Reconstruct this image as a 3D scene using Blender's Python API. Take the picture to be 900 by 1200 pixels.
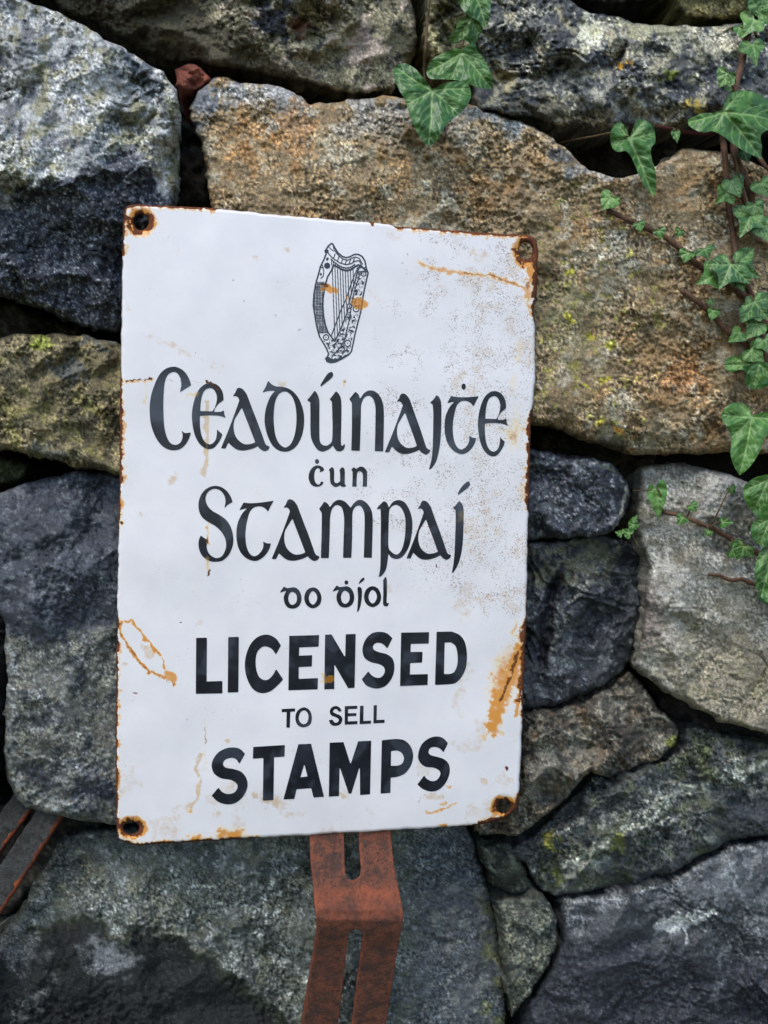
import bpy, math, random
import numpy as np
from mathutils import Matrix, Vector

# ------------------------------------------------------------------ camera, sky, sun, exposure
for o in list(bpy.data.objects):
    bpy.data.objects.remove(o)
scene = bpy.context.scene
col = scene.collection
FPX = 974.0                                   # focal length in photo pixels (900 x 1200)
# pose of the 0.30 x 0.45 m sign in camera axes (x right, y down, z forward)
r1 = np.array([0.98404566, 0.01152501, 0.17754241]); r2 = np.array([-0.02394713, 0.99900187, 0.03770685])
tt = np.array([-0.59955012, -0.70963145, 1.9146289]) * 0.30
r1 /= np.linalg.norm(r1); r2 -= r1 * (r1 @ r2); r2 /= np.linalg.norm(r2); r3 = np.cross(r1, r2)
RS = np.stack([r1, r2, r3], 1)                # sign axes -> camera axes
ZC = 1.20                                     # height of the sign's centre above ground
def s2w(p):                                   # sign vector (u, v, w) -> world vector
    return np.array([p[0], p[2], -p[1]])
ORG = np.array([-0.15, 0.0, ZC + 0.225])      # world place of the sign's top left corner
CAM = s2w(-RS.T @ tt) + ORG
right, up, back = s2w(RS[0]), -s2w(RS[1]), -s2w(RS[2])
cam = bpy.data.cameras.new('camera'); camo = bpy.data.objects.new('camera', cam); col.objects.link(camo)
camo.matrix_world = Matrix(((right[0], up[0], back[0], CAM[0]), (right[1], up[1], back[1], CAM[1]),
                            (right[2], up[2], back[2], CAM[2]), (0, 0, 0, 1)))
cam.sensor_fit = 'HORIZONTAL'; cam.sensor_width = 36; cam.lens = 36 * FPX / 900
cam.clip_start = 0.01; cam.clip_end = 500
scene.camera = camo
scene.render.resolution_x, scene.render.resolution_y = 768, 1024

SUN_EL, SUN_AZ = math.radians(58), math.radians(215)   # overcast; brightest part of the sky behind the photographer's left
world = bpy.data.worlds.new('World'); scene.world = world; world.use_nodes = True
wn = world.node_tree.nodes; wl = world.node_tree.links
sky = wn.new('ShaderNodeTexSky'); sky.sky_type = 'NISHITA'; sky.sun_disc = False
sky.sun_elevation = SUN_EL; sky.sun_rotation = SUN_AZ; sky.air_density = 1.0; sky.dust_density = 1.0; sky.ozone_density = 1.0
wn['Background'].inputs['Strength'].default_value = 0.15
wl.new(sky.outputs['Color'], wn['Background'].inputs['Color'])
sl = bpy.data.lights.new('sun', 'SUN'); sl.energy = 1.5; sl.angle = math.radians(28); sl.color = (1.0, 0.96, 0.9)
suno = bpy.data.objects.new('sun', sl); col.objects.link(suno)
sd = Vector((math.sin(SUN_AZ) * math.cos(SUN_EL), math.cos(SUN_AZ) * math.cos(SUN_EL), math.sin(SUN_EL)))
suno.rotation_euler = sd.to_track_quat('Z', 'Y').to_euler(); suno.location = (0, -4, 6)
scene.view_settings.view_transform = 'Standard'; scene.view_settings.look = 'None'
scene.view_settings.exposure = 0.56; scene.view_settings.gamma = 1.0; scene.view_settings.use_curve_mapping = False
scene.render.engine = 'CYCLES'

# ------------------------------------------------------------------ numpy helpers
def rays(x, y):
    d = np.stack([(x - 450) / FPX, (y - 600) / FPX, np.ones_like(x)], -1) @ RS      # camera -> sign axes
    return np.stack([d[..., 0], d[..., 2], -d[..., 1]], -1)
def at(x, y, Y):                              # photo pixel -> world point on the plane at depth Y
    x = np.asarray(x, float); y = np.asarray(y, float)
    d = rays(x, y)
    t = (Y - CAM[1]) / d[..., 1]
    return CAM + d * t[..., None]
M1 = np.array([[1, 1], [1, -1], [-1, 1], [-1, -1], [1.414, 0], [-1.414, 0], [0, 1.414], [0, -1.414]], float)
def hsh(ix, iy, seed):
    h = (ix.astype(np.int64) * 374761393 + iy.astype(np.int64) * 668265263 + seed * 974634777) & 0xffffffff
    h = ((h ^ (h >> 13)) * 1274126177) & 0xffffffff
    h = ((h ^ (h >> 15)) * 2246822519) & 0xffffffff
    return h ^ (h >> 16)
def perlin(x, y, seed):
    fx, fy = np.floor(x), np.floor(y); ix, iy = fx.astype(np.int64), fy.astype(np.int64)
    dx, dy = x - fx, y - fy
    u = dx * dx * dx * (dx * (dx * 6 - 15) + 10); v = dy * dy * dy * (dy * (dy * 6 - 15) + 10)
    def g(a, b):
        q = M1[hsh(ix + a, iy + b, seed) & 7]
        return q[..., 0] * (dx - a) + q[..., 1] * (dy - b)
    n0 = g(0, 0) * (1 - u) + g(1, 0) * u; n1 = g(0, 1) * (1 - u) + g(1, 1) * u
    return n0 * (1 - v) + n1 * v
def fbm(x, y, scale, octv=3, seed=0, gain=0.5):
    s = np.zeros_like(x); a = 1.0; f = 1.0 / scale
    for k in range(octv):
        s += a * perlin(x * f + 17.3 * k + seed * 3.7, y * f - 9.1 * k + seed * 1.3, seed + k); a *= gain; f *= 2.03
    return s * 1.25
def cells(x, y, scale, seed=0):               # nearest cell of a jittered grid: offset vector, hash, F2-F1
    X, Y = x / scale, y / scale; ix, iy = np.floor(X).astype(np.int64), np.floor(Y).astype(np.int64)
    b1 = np.full(x.shape, 9.0); b2 = b1.copy(); ox = np.zeros_like(x); oy = np.zeros_like(x); hh = np.zeros(x.shape, np.int64)
    for a in (-1, 0, 1):
        for b in (-1, 0, 1):
            h = hsh(ix + a, iy + b, seed)
            cx = ix + a + (h & 0xffff) / 65536.0; cy = iy + b + ((h >> 16) & 0xffff) / 65536.0
            ddx, ddy = X - cx, Y - cy; dd = np.hypot(ddx, ddy)
            m = dd < b1
            b2 = np.where(m, b1, np.minimum(b2, dd))
            b1 = np.where(m, dd, b1); ox = np.where(m, ddx, ox); oy = np.where(m, ddy, oy); hh = np.where(m, h, hh)
    return ox, oy, hh, b2 - b1
def sm(v, a, b):
    t = np.clip((v - a) / (b - a), 0, 1); return t * t * (3 - 2 * t)
def segd(x, y, pts):                          # distance to a polyline and the share of its length
    best = np.full(x.shape, 1e9); tb = np.zeros(x.shape); n = len(pts) - 1
    for i in range(n):
        (ax, ay), (bx, by) = pts[i][:2], pts[i + 1][:2]
        ex, ey = bx - ax, by - ay; L = ex * ex + ey * ey + 1e-9
        t = np.clip(((x - ax) * ex + (y - ay) * ey) / L, 0, 1)
        d = np.hypot(x - ax - t * ex, y - ay - t * ey); m = d < best
        best = np.where(m, d, best); tb = np.where(m, (i + t) / n, tb)
    return best, tb
def ell(x, y, cx, cy, rx, ry, rot=0):         # 1 at the centre, 0 on the rim, negative outside
    c, s = math.cos(math.radians(rot)), math.sin(math.radians(rot))
    a, b = (x - cx) * c + (y - cy) * s, -(x - cx) * s + (y - cy) * c
    return 1 - np.sqrt((a / rx) ** 2 + (b / ry) ** 2)
def spline(pts, step):                        # closed Catmull-Rom outline; a third entry marks a corner
    n = len(pts); out = []
    P = [np.array(p[:2], float) for p in pts]; cor = [len(p) > 2 for p in pts]
    for i in range(n):
        p1, p2 = P[i], P[(i + 1) % n]
        p0 = P[i - 1] if not cor[i] else p1 - (p2 - p1) * 0.5
        p3 = P[(i + 2) % n] if not cor[(i + 1) % n] else p2 + (p2 - p1) * 0.5
        k = max(1, int(np.linalg.norm(p2 - p1) / step))
        for j in range(k):
            t = j / k
            out.append(0.5 * (2 * p1 + (p2 - p0) * t + (2 * p0 - 5 * p1 + 4 * p2 - p3) * t * t + (3 * p1 - p0 - 3 * p2 + p3) * t ** 3))
    return np.array(out)
def poly_sdf(x, y, polys):                    # signed distance (positive inside) and nearest outline point
    ins = np.zeros(x.shape, bool); best = np.full(x.shape, 1e18); nx = np.zeros_like(x); ny = np.zeros_like(y)
    for P in polys:
        Q = np.roll(P, -1, 0)
        for (ax, ay), (bx, by) in zip(P, Q):
            if ay != by:
                c = (ay > y) != (by > y)
                ins ^= c & (x < (bx - ax) * (y - ay) / (by - ay) + ax)
            ex, ey = bx - ax, by - ay; L = ex * ex + ey * ey + 1e-12
            t = np.clip(((x - ax) * ex + (y - ay) * ey) / L, 0, 1)
            qx, qy = ax + t * ex, ay + t * ey
            d = (x - qx) ** 2 + (y - qy) ** 2; m = d < best
            if m.any():
                best = np.where(m, d, best); nx = np.where(m, qx, nx); ny = np.where(m, qy, ny)
    d = np.sqrt(best)
    return np.where(ins, d, -d), nx, ny
def fill(polys, step):                        # quads over the inside of outlines, rim snapped to the outline
    A = np.concatenate(polys); x0, y0 = A.min(0) - step; x1, y1 = A.max(0) + step
    nx, ny = int((x1 - x0) / step) + 2, int((y1 - y0) / step) + 2
    gx, gy = np.meshgrid(x0 + np.arange(nx) * step, y0 + np.arange(ny) * step)
    # coarse distances first so that only points near the outline need the exact ones
    D, SX, SY = poly_sdf(gx.ravel(), gy.ravel(), polys)
    D = D.reshape(ny, nx)
    keep = (D[:-1, :-1] + D[1:, :-1] + D[:-1, 1:] + D[1:, 1:]) > 0
    idx = np.arange(nx * ny).reshape(ny, nx)
    q = np.stack([idx[:-1, :-1][keep], idx[1:, :-1][keep], idx[1:, 1:][keep], idx[:-1, 1:][keep]], 1)
    e = np.concatenate([q[:, [0, 1]], q[:, [1, 2]], q[:, [2, 3]], q[:, [3, 0]]])
    key = np.sort(e, 1); k1 = key[:, 0] * (nx * ny) + key[:, 1]
    u, inv, cnt = np.unique(k1, return_inverse=True, return_counts=True)
    be = e[cnt[inv] == 1]
    bv = np.unique(be)
    X, Y, D = gx.ravel().copy(), gy.ravel().copy(), D.ravel().copy()
    X[bv], Y[bv], D[bv] = SX[bv], SY[bv], 0
    used = np.unique(q); rm = np.full(nx * ny, -1); rm[used] = np.arange(len(used))
    return X[used], Y[used], np.maximum(D[used], 0), rm[q], rm[be]

# ------------------------------------------------------------------ object helpers
def mesh_obj(name, V, F, mat, parent=None, attrs=None, smooth=True):
    me = bpy.data.meshes.new(name)
    V = np.asarray(V, np.float32)
    if isinstance(F, np.ndarray) and F.ndim == 2:
        k = F.shape[1]
        me.vertices.add(len(V)); me.vertices.foreach_set('co', V.ravel())
        me.loops.add(F.size); me.loops.foreach_set('vertex_index', F.ravel().astype(np.int32))
        me.polygons.add(len(F)); me.polygons.foreach_set('loop_start', np.arange(0, F.size, k, dtype=np.int32))
        me.update(calc_edges=True)
    else:
        me.from_pydata([tuple(v) for v in V.tolist()], [], F)
    me.polygons.foreach_set('use_smooth', np.full(len(me.polygons), smooth))
    for an, arr in (attrs or {}).items():
        ca = me.color_attributes.new(an, 'FLOAT_COLOR', 'POINT')
        ca.data.foreach_set('color', np.asarray(arr, np.float32).ravel())
    me.materials.append(mat); me.validate(); me.update()
    ob = bpy.data.objects.new(name, me); col.objects.link(ob)
    if parent is not None: ob.parent = parent
    return ob
def thing(name, label, cat, group=None):
    o = bpy.data.objects.new(name, None); col.objects.link(o); o.empty_display_size = 0.02
    o['label'] = label; o['category'] = cat
    if group: o['group'] = group
    return o
def tube(pts, rad, n=8, seed=0, rough=0.0):
    pts = np.asarray(pts, float); m = len(pts); rad = np.broadcast_to(np.asarray(rad, float), (m,))
    T = np.gradient(pts, axis=0); T /= np.linalg.norm(T, axis=1)[:, None] + 1e-12
    ref = np.array([0.13, 1.0, 0.21]); A = np.cross(T, ref); A /= np.linalg.norm(A, axis=1)[:, None] + 1e-9; B = np.cross(T, A)
    rg = np.random.RandomState(seed)
    ang = np.arange(n) * 2 * math.pi / n
    rr = rad[:, None] * (1 + rough * (rg.rand(m, n) - 0.5))
    V = pts[:, None] + rr[..., None] * (np.cos(ang)[None, :, None] * A[:, None] + np.sin(ang)[None, :, None] * B[:, None])
    V = V.reshape(-1, 3); F = []
    for i in range(m - 1):
        for j in range(n):
            k = (j + 1) % n; F.append((i * n + j, i * n + k, (i + 1) * n + k, (i + 1) * n + j))
    F.append(tuple(range(n))[::-1]); F.append(tuple((m - 1) * n + j for j in range(n)))
    return V, F
def lin(c):                                   # sRGB 0..255 -> linear
    c = np.clip(np.asarray(c, float) / 255.0, 0, 1)
    return np.where(c < 0.04045, c / 12.92, ((c + 0.055) / 1.055) ** 2.4)

# ------------------------------------------------------------------ materials
def newmat(name):
    m = bpy.data.materials.new(name); m.use_nodes = True
    return m, m.node_tree.nodes, m.node_tree.links, m.node_tree.nodes['Principled BSDF']
class NB:                                     # small node-building helper
    def __init__(s, n, l): s.n, s.l = n, l
    def put(s, sock, v):
        if isinstance(v, bpy.types.NodeSocket): s.l.new(v, sock)
        else: sock.default_value = v
    def math(s, op, a, b=0.0, clamp=False):
        q = s.n.new('ShaderNodeMath'); q.operation = op; q.use_clamp = clamp; s.put(q.inputs[0], a); s.put(q.inputs[1], b); return q.outputs[0]
    def mix(s, f, a, b, mode='MIX'):
        q = s.n.new('ShaderNodeMix'); q.data_type = 'RGBA'; q.blend_type = mode; s.put(q.inputs[0], f); s.put(q.inputs[6], a); s.put(q.inputs[7], b); return q.outputs[2]
    def noise(s, co, scale, detail=3, rough=0.6, dist=0.0):
        q = s.n.new('ShaderNodeTexNoise'); s.put(q.inputs['Vector'], co); q.inputs['Scale'].default_value = scale
        q.inputs['Detail'].default_value = detail; q.inputs['Roughness'].default_value = rough; q.inputs['Distortion'].default_value = dist; return q.outputs['Fac']
    def ramp(s, v, a, b, c=0.0, d=1.0):
        q = s.n.new('ShaderNodeMapRange'); q.interpolation_type = 'SMOOTHSTEP'; s.put(q.inputs[0], v); s.put(q.inputs[1], a); s.put(q.inputs[2], b); s.put(q.inputs[3], c); s.put(q.inputs[4], d); return q.outputs[0]
    def coord(s): return s.n.new('ShaderNodeTexCoord').outputs['Object']
    def attr(s, name):
        q = s.n.new('ShaderNodeAttribute'); q.attribute_name = name; return q.outputs
    def sep(s, c):
        q = s.n.new('ShaderNodeSeparateColor'); s.put(q.inputs[0], c); return q.outputs
    def bump(s, h, strength, dist, normal=None):
        q = s.n.new('ShaderNodeBump'); q.inputs['Strength'].default_value = strength; q.inputs['Distance'].default_value = dist
        s.put(q.inputs['Height'], h)
        if normal is not None: s.l.new(normal, q.inputs['Normal'])
        return q.outputs['Normal']
def rgba(c): return tuple(float(v) for v in lin(c)) + (1.0,)

def stone_material():
    m, n, l, p = newmat('stone'); b = NB(n, l); co = b.coord(); a = b.attr('paint')
    f1 = b.noise(co, 520, 3, 0.7); f2 = b.noise(co, 1500, 2, 0.7)
    v = b.math('MULTIPLY', b.ramp(f1, 0.25, 0.78, 0.78, 1.5), b.ramp(f2, 0.25, 0.75, 0.62, 1.5))
    f3 = b.noise(co, 1000, 2, 0.6)
    c = b.mix(1.0, a['Color'], v, 'MULTIPLY')
    c = b.mix(b.ramp(f3, 0.63, 0.72, 0.0, 0.5), c, b.mix(0.22, b.mix(1.0, a['Color'], (1.7, 1.7, 1.7, 1.0), 'MULTIPLY'), rgba((176, 174, 168))))
    c = b.mix(b.ramp(f3, 0.37, 0.28, 0.0, 0.6), c, b.mix(0.7, a['Color'], rgba((24, 24, 26))))
    l.new(c, p.inputs['Base Color']); l.new(a['Alpha'], p.inputs['Roughness'])
    p.inputs['Specular IOR Level'].default_value = 0.35
    nb = b.bump(b.noise(co, 170, 5, 0.7), 0.4, 0.0022); nb = b.bump(b.noise(co, 800, 3, 0.75), 0.5, 0.0009, nb)
    l.new(nb, p.inputs['Normal'])
    return m
M_STONE = stone_material()

def enamel_material(name, base, black):
    m, n, l, p = newmat(name); b = NB(n, l); co = b.coord(); w = b.attr('wear'); s = b.sep(w['Color'])
    rust, amber, speck, pale = s[0], s[1], s[2], w['Alpha']
    nf = b.noise(co, 900, 4, 0.75); nm = b.noise(co, 260, 4, 0.7); nc = b.noise(co, 40, 3, 0.6)
    if black:
        c = b.mix(b.ramp(nc, 0.35, 0.75), base, rgba((40, 44, 54)))
        c = b.mix(b.math('MULTIPLY', b.ramp(nf, 0.62, 0.8), 0.45), c, rgba((120, 124, 132)))
        c = b.mix(b.math('MULTIPLY', pale, 0.6), c, rgba((84, 92, 104)))
    else:
        c = b.mix(b.ramp(nc, 0.3, 0.7), base, rgba((235, 231, 231)))
        c = b.mix(b.math('MULTIPLY', b.ramp(b.math('ADD', pale, b.math('MULTIPLY', b.math('SUBTRACT', nm, 0.5), 1.2)), 0.2, 0.85), 0.75), c, rgba((214, 180, 136)))
        # fine pits: dark specks whose density follows the speck channel
        sp = b.ramp(b.math('ADD', nf, b.math('MULTIPLY', speck, 0.165)), 0.70, 0.77)
        c = b.mix(b.math('MULTIPLY', sp, 0.8), c, b.mix(b.ramp(b.math('ADD', b.noise(co, 120, 2), b.math('MULTIPLY', speck, -0.25)), 0.15, 0.6), rgba((126, 88, 52)), rgba((96, 98, 104))))
    am = b.ramp(b.math('ADD', amber, b.math('MULTIPLY', b.math('SUBTRACT', nm, 0.5), 0.38)), 0.08, 1.0)
    c = b.mix(b.math('MULTIPLY', am, 0.42 if black else 0.92), c, b.mix(b.ramp(b.math('ADD', am, b.math('MULTIPLY', b.math('SUBTRACT', nm, 0.5), 0.8)), 0.3, 0.9), rgba((252, 212, 108)), rgba((224, 144, 2))))
    ru = b.ramp(b.math('ADD', rust, b.math('MULTIPLY', b.math('SUBTRACT', nm, 0.5), 0.75)), 0.28, 0.74)
    c = b.mix(ru, c, b.mix(b.ramp(nf, 0.3, 0.7), rgba((62, 32, 24)), b.mix(b.ramp(nm, 0.4, 0.7), rgba((104, 54, 30)), rgba((172, 94, 20)))))
    l.new(c, p.inputs['Base Color'])
    rg = b.ramp(ru, 0.0, 1.0, 0.26, 0.9); l.new(rg, p.inputs['Roughness'])
    p.inputs['Specular IOR Level'].default_value = 0.4
    h = b.math('SUBTRACT', b.math('MULTIPLY', nf, 0.3), b.math('MULTIPLY', ru, b.math('ADD', nm, 0.4)))
    l.new(b.bump(h, 0.5, 0.0006), p.inputs['Normal'])
    return m
M_WHITE = enamel_material('white_enamel', rgba((241, 237, 236)), False)
M_BLACK = enamel_material('black_enamel', rgba((22, 25, 33)), True)

def rust_material(name, c1, c2, c3, rough=0.85):
    m, n, l, p = newmat(name); b = NB(n, l); co = b.coord()
    a = b.noise(co, 90, 5, 0.7); d = b.noise(co, 420, 4, 0.7); e = b.noise(co, 1300, 2, 0.7)
    c = b.mix(b.ramp(a, 0.38, 0.62), rgba(c1), rgba(c2)); c = b.mix(b.ramp(d, 0.5, 0.68), c, rgba(c3))
    c = b.mix(1.0, c, b.ramp(e, 0.25, 0.75, 0.65, 1.35), 'MULTIPLY')
    if name == 'rusty_steel': c = b.mix(b.attr('band')['Fac'], c, b.mix(b.ramp(d, 0.35, 0.7), rgba((150, 82, 58)), rgba((118, 65, 46))))
    l.new(c, p.inputs['Base Color']); p.inputs['Roughness'].default_value = rough; p.inputs['Specular IOR Level'].default_value = 0.3
    l.new(b.bump(b.math('ADD', d, b.math('MULTIPLY', e, 0.5)), 0.6, 0.0012), p.inputs['Normal'])
    return m
M_RUST = rust_material('rusty_steel', (78, 55, 46), (116, 69, 51), (58, 46, 43))
M_IRON = rust_material('old_iron', (40, 38, 34), (62, 62, 58), (28, 26, 24), 0.5)
M_IRONRUST = rust_material('iron_rust_edge', (130, 66, 34), (96, 50, 32), (60, 38, 30))

def leaf_material():
    m, n, l, p = newmat('ivy_leaf'); b = NB(n, l); co = b.coord(); a = b.attr('leaf'); s = b.sep(a['Color'])
    vein, tone, light = s[0], s[1], s[2]
    d = b.noise(co, 160, 4, 0.65); e = b.noise(co, 900, 3, 0.7)
    c = b.mix(b.ramp(d, 0.3, 0.7), rgba((46, 90, 34)), rgba((82, 126, 50)))
    c = b.mix(light, c, b.mix(b.ramp(d, 0.3, 0.7), rgba((88, 136, 62)), rgba((112, 158, 78))))
    c = b.mix(b.math('MULTIPLY', tone, 0.55), c, rgba((44, 82, 58)))
    c = b.mix(b.math('MULTIPLY', b.ramp(e, 0.6, 0.75), 0.35), c, rgba((128, 150, 96)))
    c = b.mix(b.math('MULTIPLY', vein, 0.85), c, rgba((150, 178, 112)))
    l.new(c, p.inputs['Base Color']); p.inputs['Roughness'].default_value = 0.4; p.inputs['Specular IOR Level'].default_value = 0.42
    h = b.math('SUBTRACT', b.math('MULTIPLY', e, 0.4), vein)
    l.new(b.bump(h, 0.5, 0.0006), p.inputs['Normal'])
    return m
M_LEAF = leaf_material()
M_STEM = rust_material('ivy_stem', (92, 66, 52), (112, 84, 62), (58, 42, 38), 0.75)
M_TWIG = rust_material('red_twig', (98, 44, 42), (84, 50, 42), (56, 32, 32), 0.7)
M_PETIOLE = rust_material('ivy_petiole', (104, 92, 58), (96, 72, 56), (70, 60, 44), 0.6)
def ground_material(name, c1, c2, sc):
    m, n, l, p = newmat(name); b = NB(n, l); co = b.coord()
    c = b.mix(b.ramp(b.noise(co, sc, 6, 0.7), 0.35, 0.65), rgba(c1), rgba(c2)); l.new(c, p.inputs['Base Color']); p.inputs['Roughness'].default_value = 0.95
    l.new(b.bump(b.noise(co, sc * 8, 5, 0.7), 0.8, 0.02), p.inputs['Normal'])
    return m
M_GROUND = ground_material('verge', (74, 84, 48), (96, 88, 66), 3.0)
M_CORE = ground_material('rubble_core', (52, 47, 42), (36, 34, 33), 30.0)

# ------------------------------------------------------------------ setting
g = mesh_obj('ground', [(-60, -60, 0), (60, -60, 0), (60, 60, 0), (-60, 60, 0)], [(0, 1, 2, 3)], M_GROUND, smooth=False)
g['kind'] = 'structure'

# ------------------------------------------------------------------ the dry stone wall
wall = thing('stone_wall', 'rough dry stone wall of grey, dark and brown field stones behind the white sign', 'stone wall')
core_v = [(x, y, z) for x in (-1.75, 1.75) for y in (0.19, 0.60) for z in (0.0, 1.98)]
mesh_obj('rubble_core', core_v, [(0, 1, 3, 2), (4, 6, 7, 5), (0, 4, 5, 1), (2, 3, 7, 6), (0, 2, 6, 4), (1, 5, 7, 3)], M_CORE, wall, smooth=False)
SIGN_PX = [(145, 251), (150, 241.5), (165, 240), (215, 242), (250, 244), (300, 249), (350, 253.5), (400, 258), (455, 262), (463, 265), (500, 268), (540, 270.5), (585, 274), (618, 276), (627, 280), (630, 288),
           (630, 310), (628.5, 345), (625.5, 365), (627.5, 385), (627.5, 430), (626, 465), (622.5, 490), (621.5, 530), (620, 580), (617.5, 700), (614, 800), (610, 900), (607.5, 938), (601, 952), (582, 962),
           (545, 968), (430, 975), (330, 980.5), (250, 985), (190, 989), (160, 990.5), (143, 985), (137, 975), (136, 900), (136.5, 780), (138, 650), (140, 560), (141, 450), (142.5, 350), (144, 275)]
DM = np.full((460, 360), 0.16)                # depth of the wall face on a 3 px lattice, for the ivy
def depth_at(x, y, r=1):
    i, j = int((y + 90) / 3), int((x + 90) / 3)
    return float(DM[max(0, i - r):i + r + 1, max(0, j - r):j + r + 1].min())

class Paint:
    def __init__(s, x, y, d, seed):
        s.x, s.y, s.d, s.seed = x, y, d, seed; s.C = np.zeros((len(x), 3)); s.R = np.full(len(x), 0.85)
        s.wx = x + 7 * fbm(x, y, 26, 3, seed + 71); s.wy = y + 7 * fbm(x, y, 26, 3, seed + 72)
    def n(s, scale, k, octv=3, gain=0.6): return fbm(s.x, s.y, scale, octv, s.seed * 13 + k, gain)
    def base(s, *cols):
        s.C[:] = cols[0]
        for i, c in enumerate(cols[1:]): s.lay(c, sm(s.n(70 / (i + 1), 5 + i, 4, 0.65), -0.25, 0.45))
        return s
    def lay(s, c, m): s.C += (np.array(c, float) - s.C) * np.clip(m, 0, 1)[:, None]; return s
    def spots(s, c, scale, lo, hi, k, amt=1.0, octv=4, region=1.0): return s.lay(c, sm(s.n(scale, k, octv, 0.7) + 0.45 * s.n(scale * 4, k + 300, 2), lo, hi + 0.1) * amt * region)
    def grain(s, amt=0.25, k=50):
        g = s.n(9, k, 3, 0.8) * 0.35 + s.n(3.4, k + 1, 2, 0.9) * 1.0
        s.C *= (1 + amt * g * (0.45 + 0.9 * sm(s.n(60, k + 7, 2), -0.4, 0.4)))[:, None]; return s
    def rough(s, v, m=1.0): s.R += (v - s.R) * m; return s
    def stroke(s, c, pts, w, amt=1.0, brk=0.0, k=90):
        dd, t = segd(s.wx, s.wy, pts); m = sm(w - dd + w * 0.6 * s.n(14, k), 0, w * 0.6)
        if brk: m = m * sm(s.n(12, k + 1, 3, 0.8), -brk, 0.4)
        return s.lay(c, m * amt)
    def blob(s, c, cx, cy, rx, ry, rot=0, amt=1.0, soft=0.5, k=95, jag=0.5):
        e = ell(s.wx, s.wy, cx, cy, rx, ry, rot) + jag * s.n(16, k, 4, 0.7)
        return s.lay(c, sm(e, 0, soft) * amt)

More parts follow.
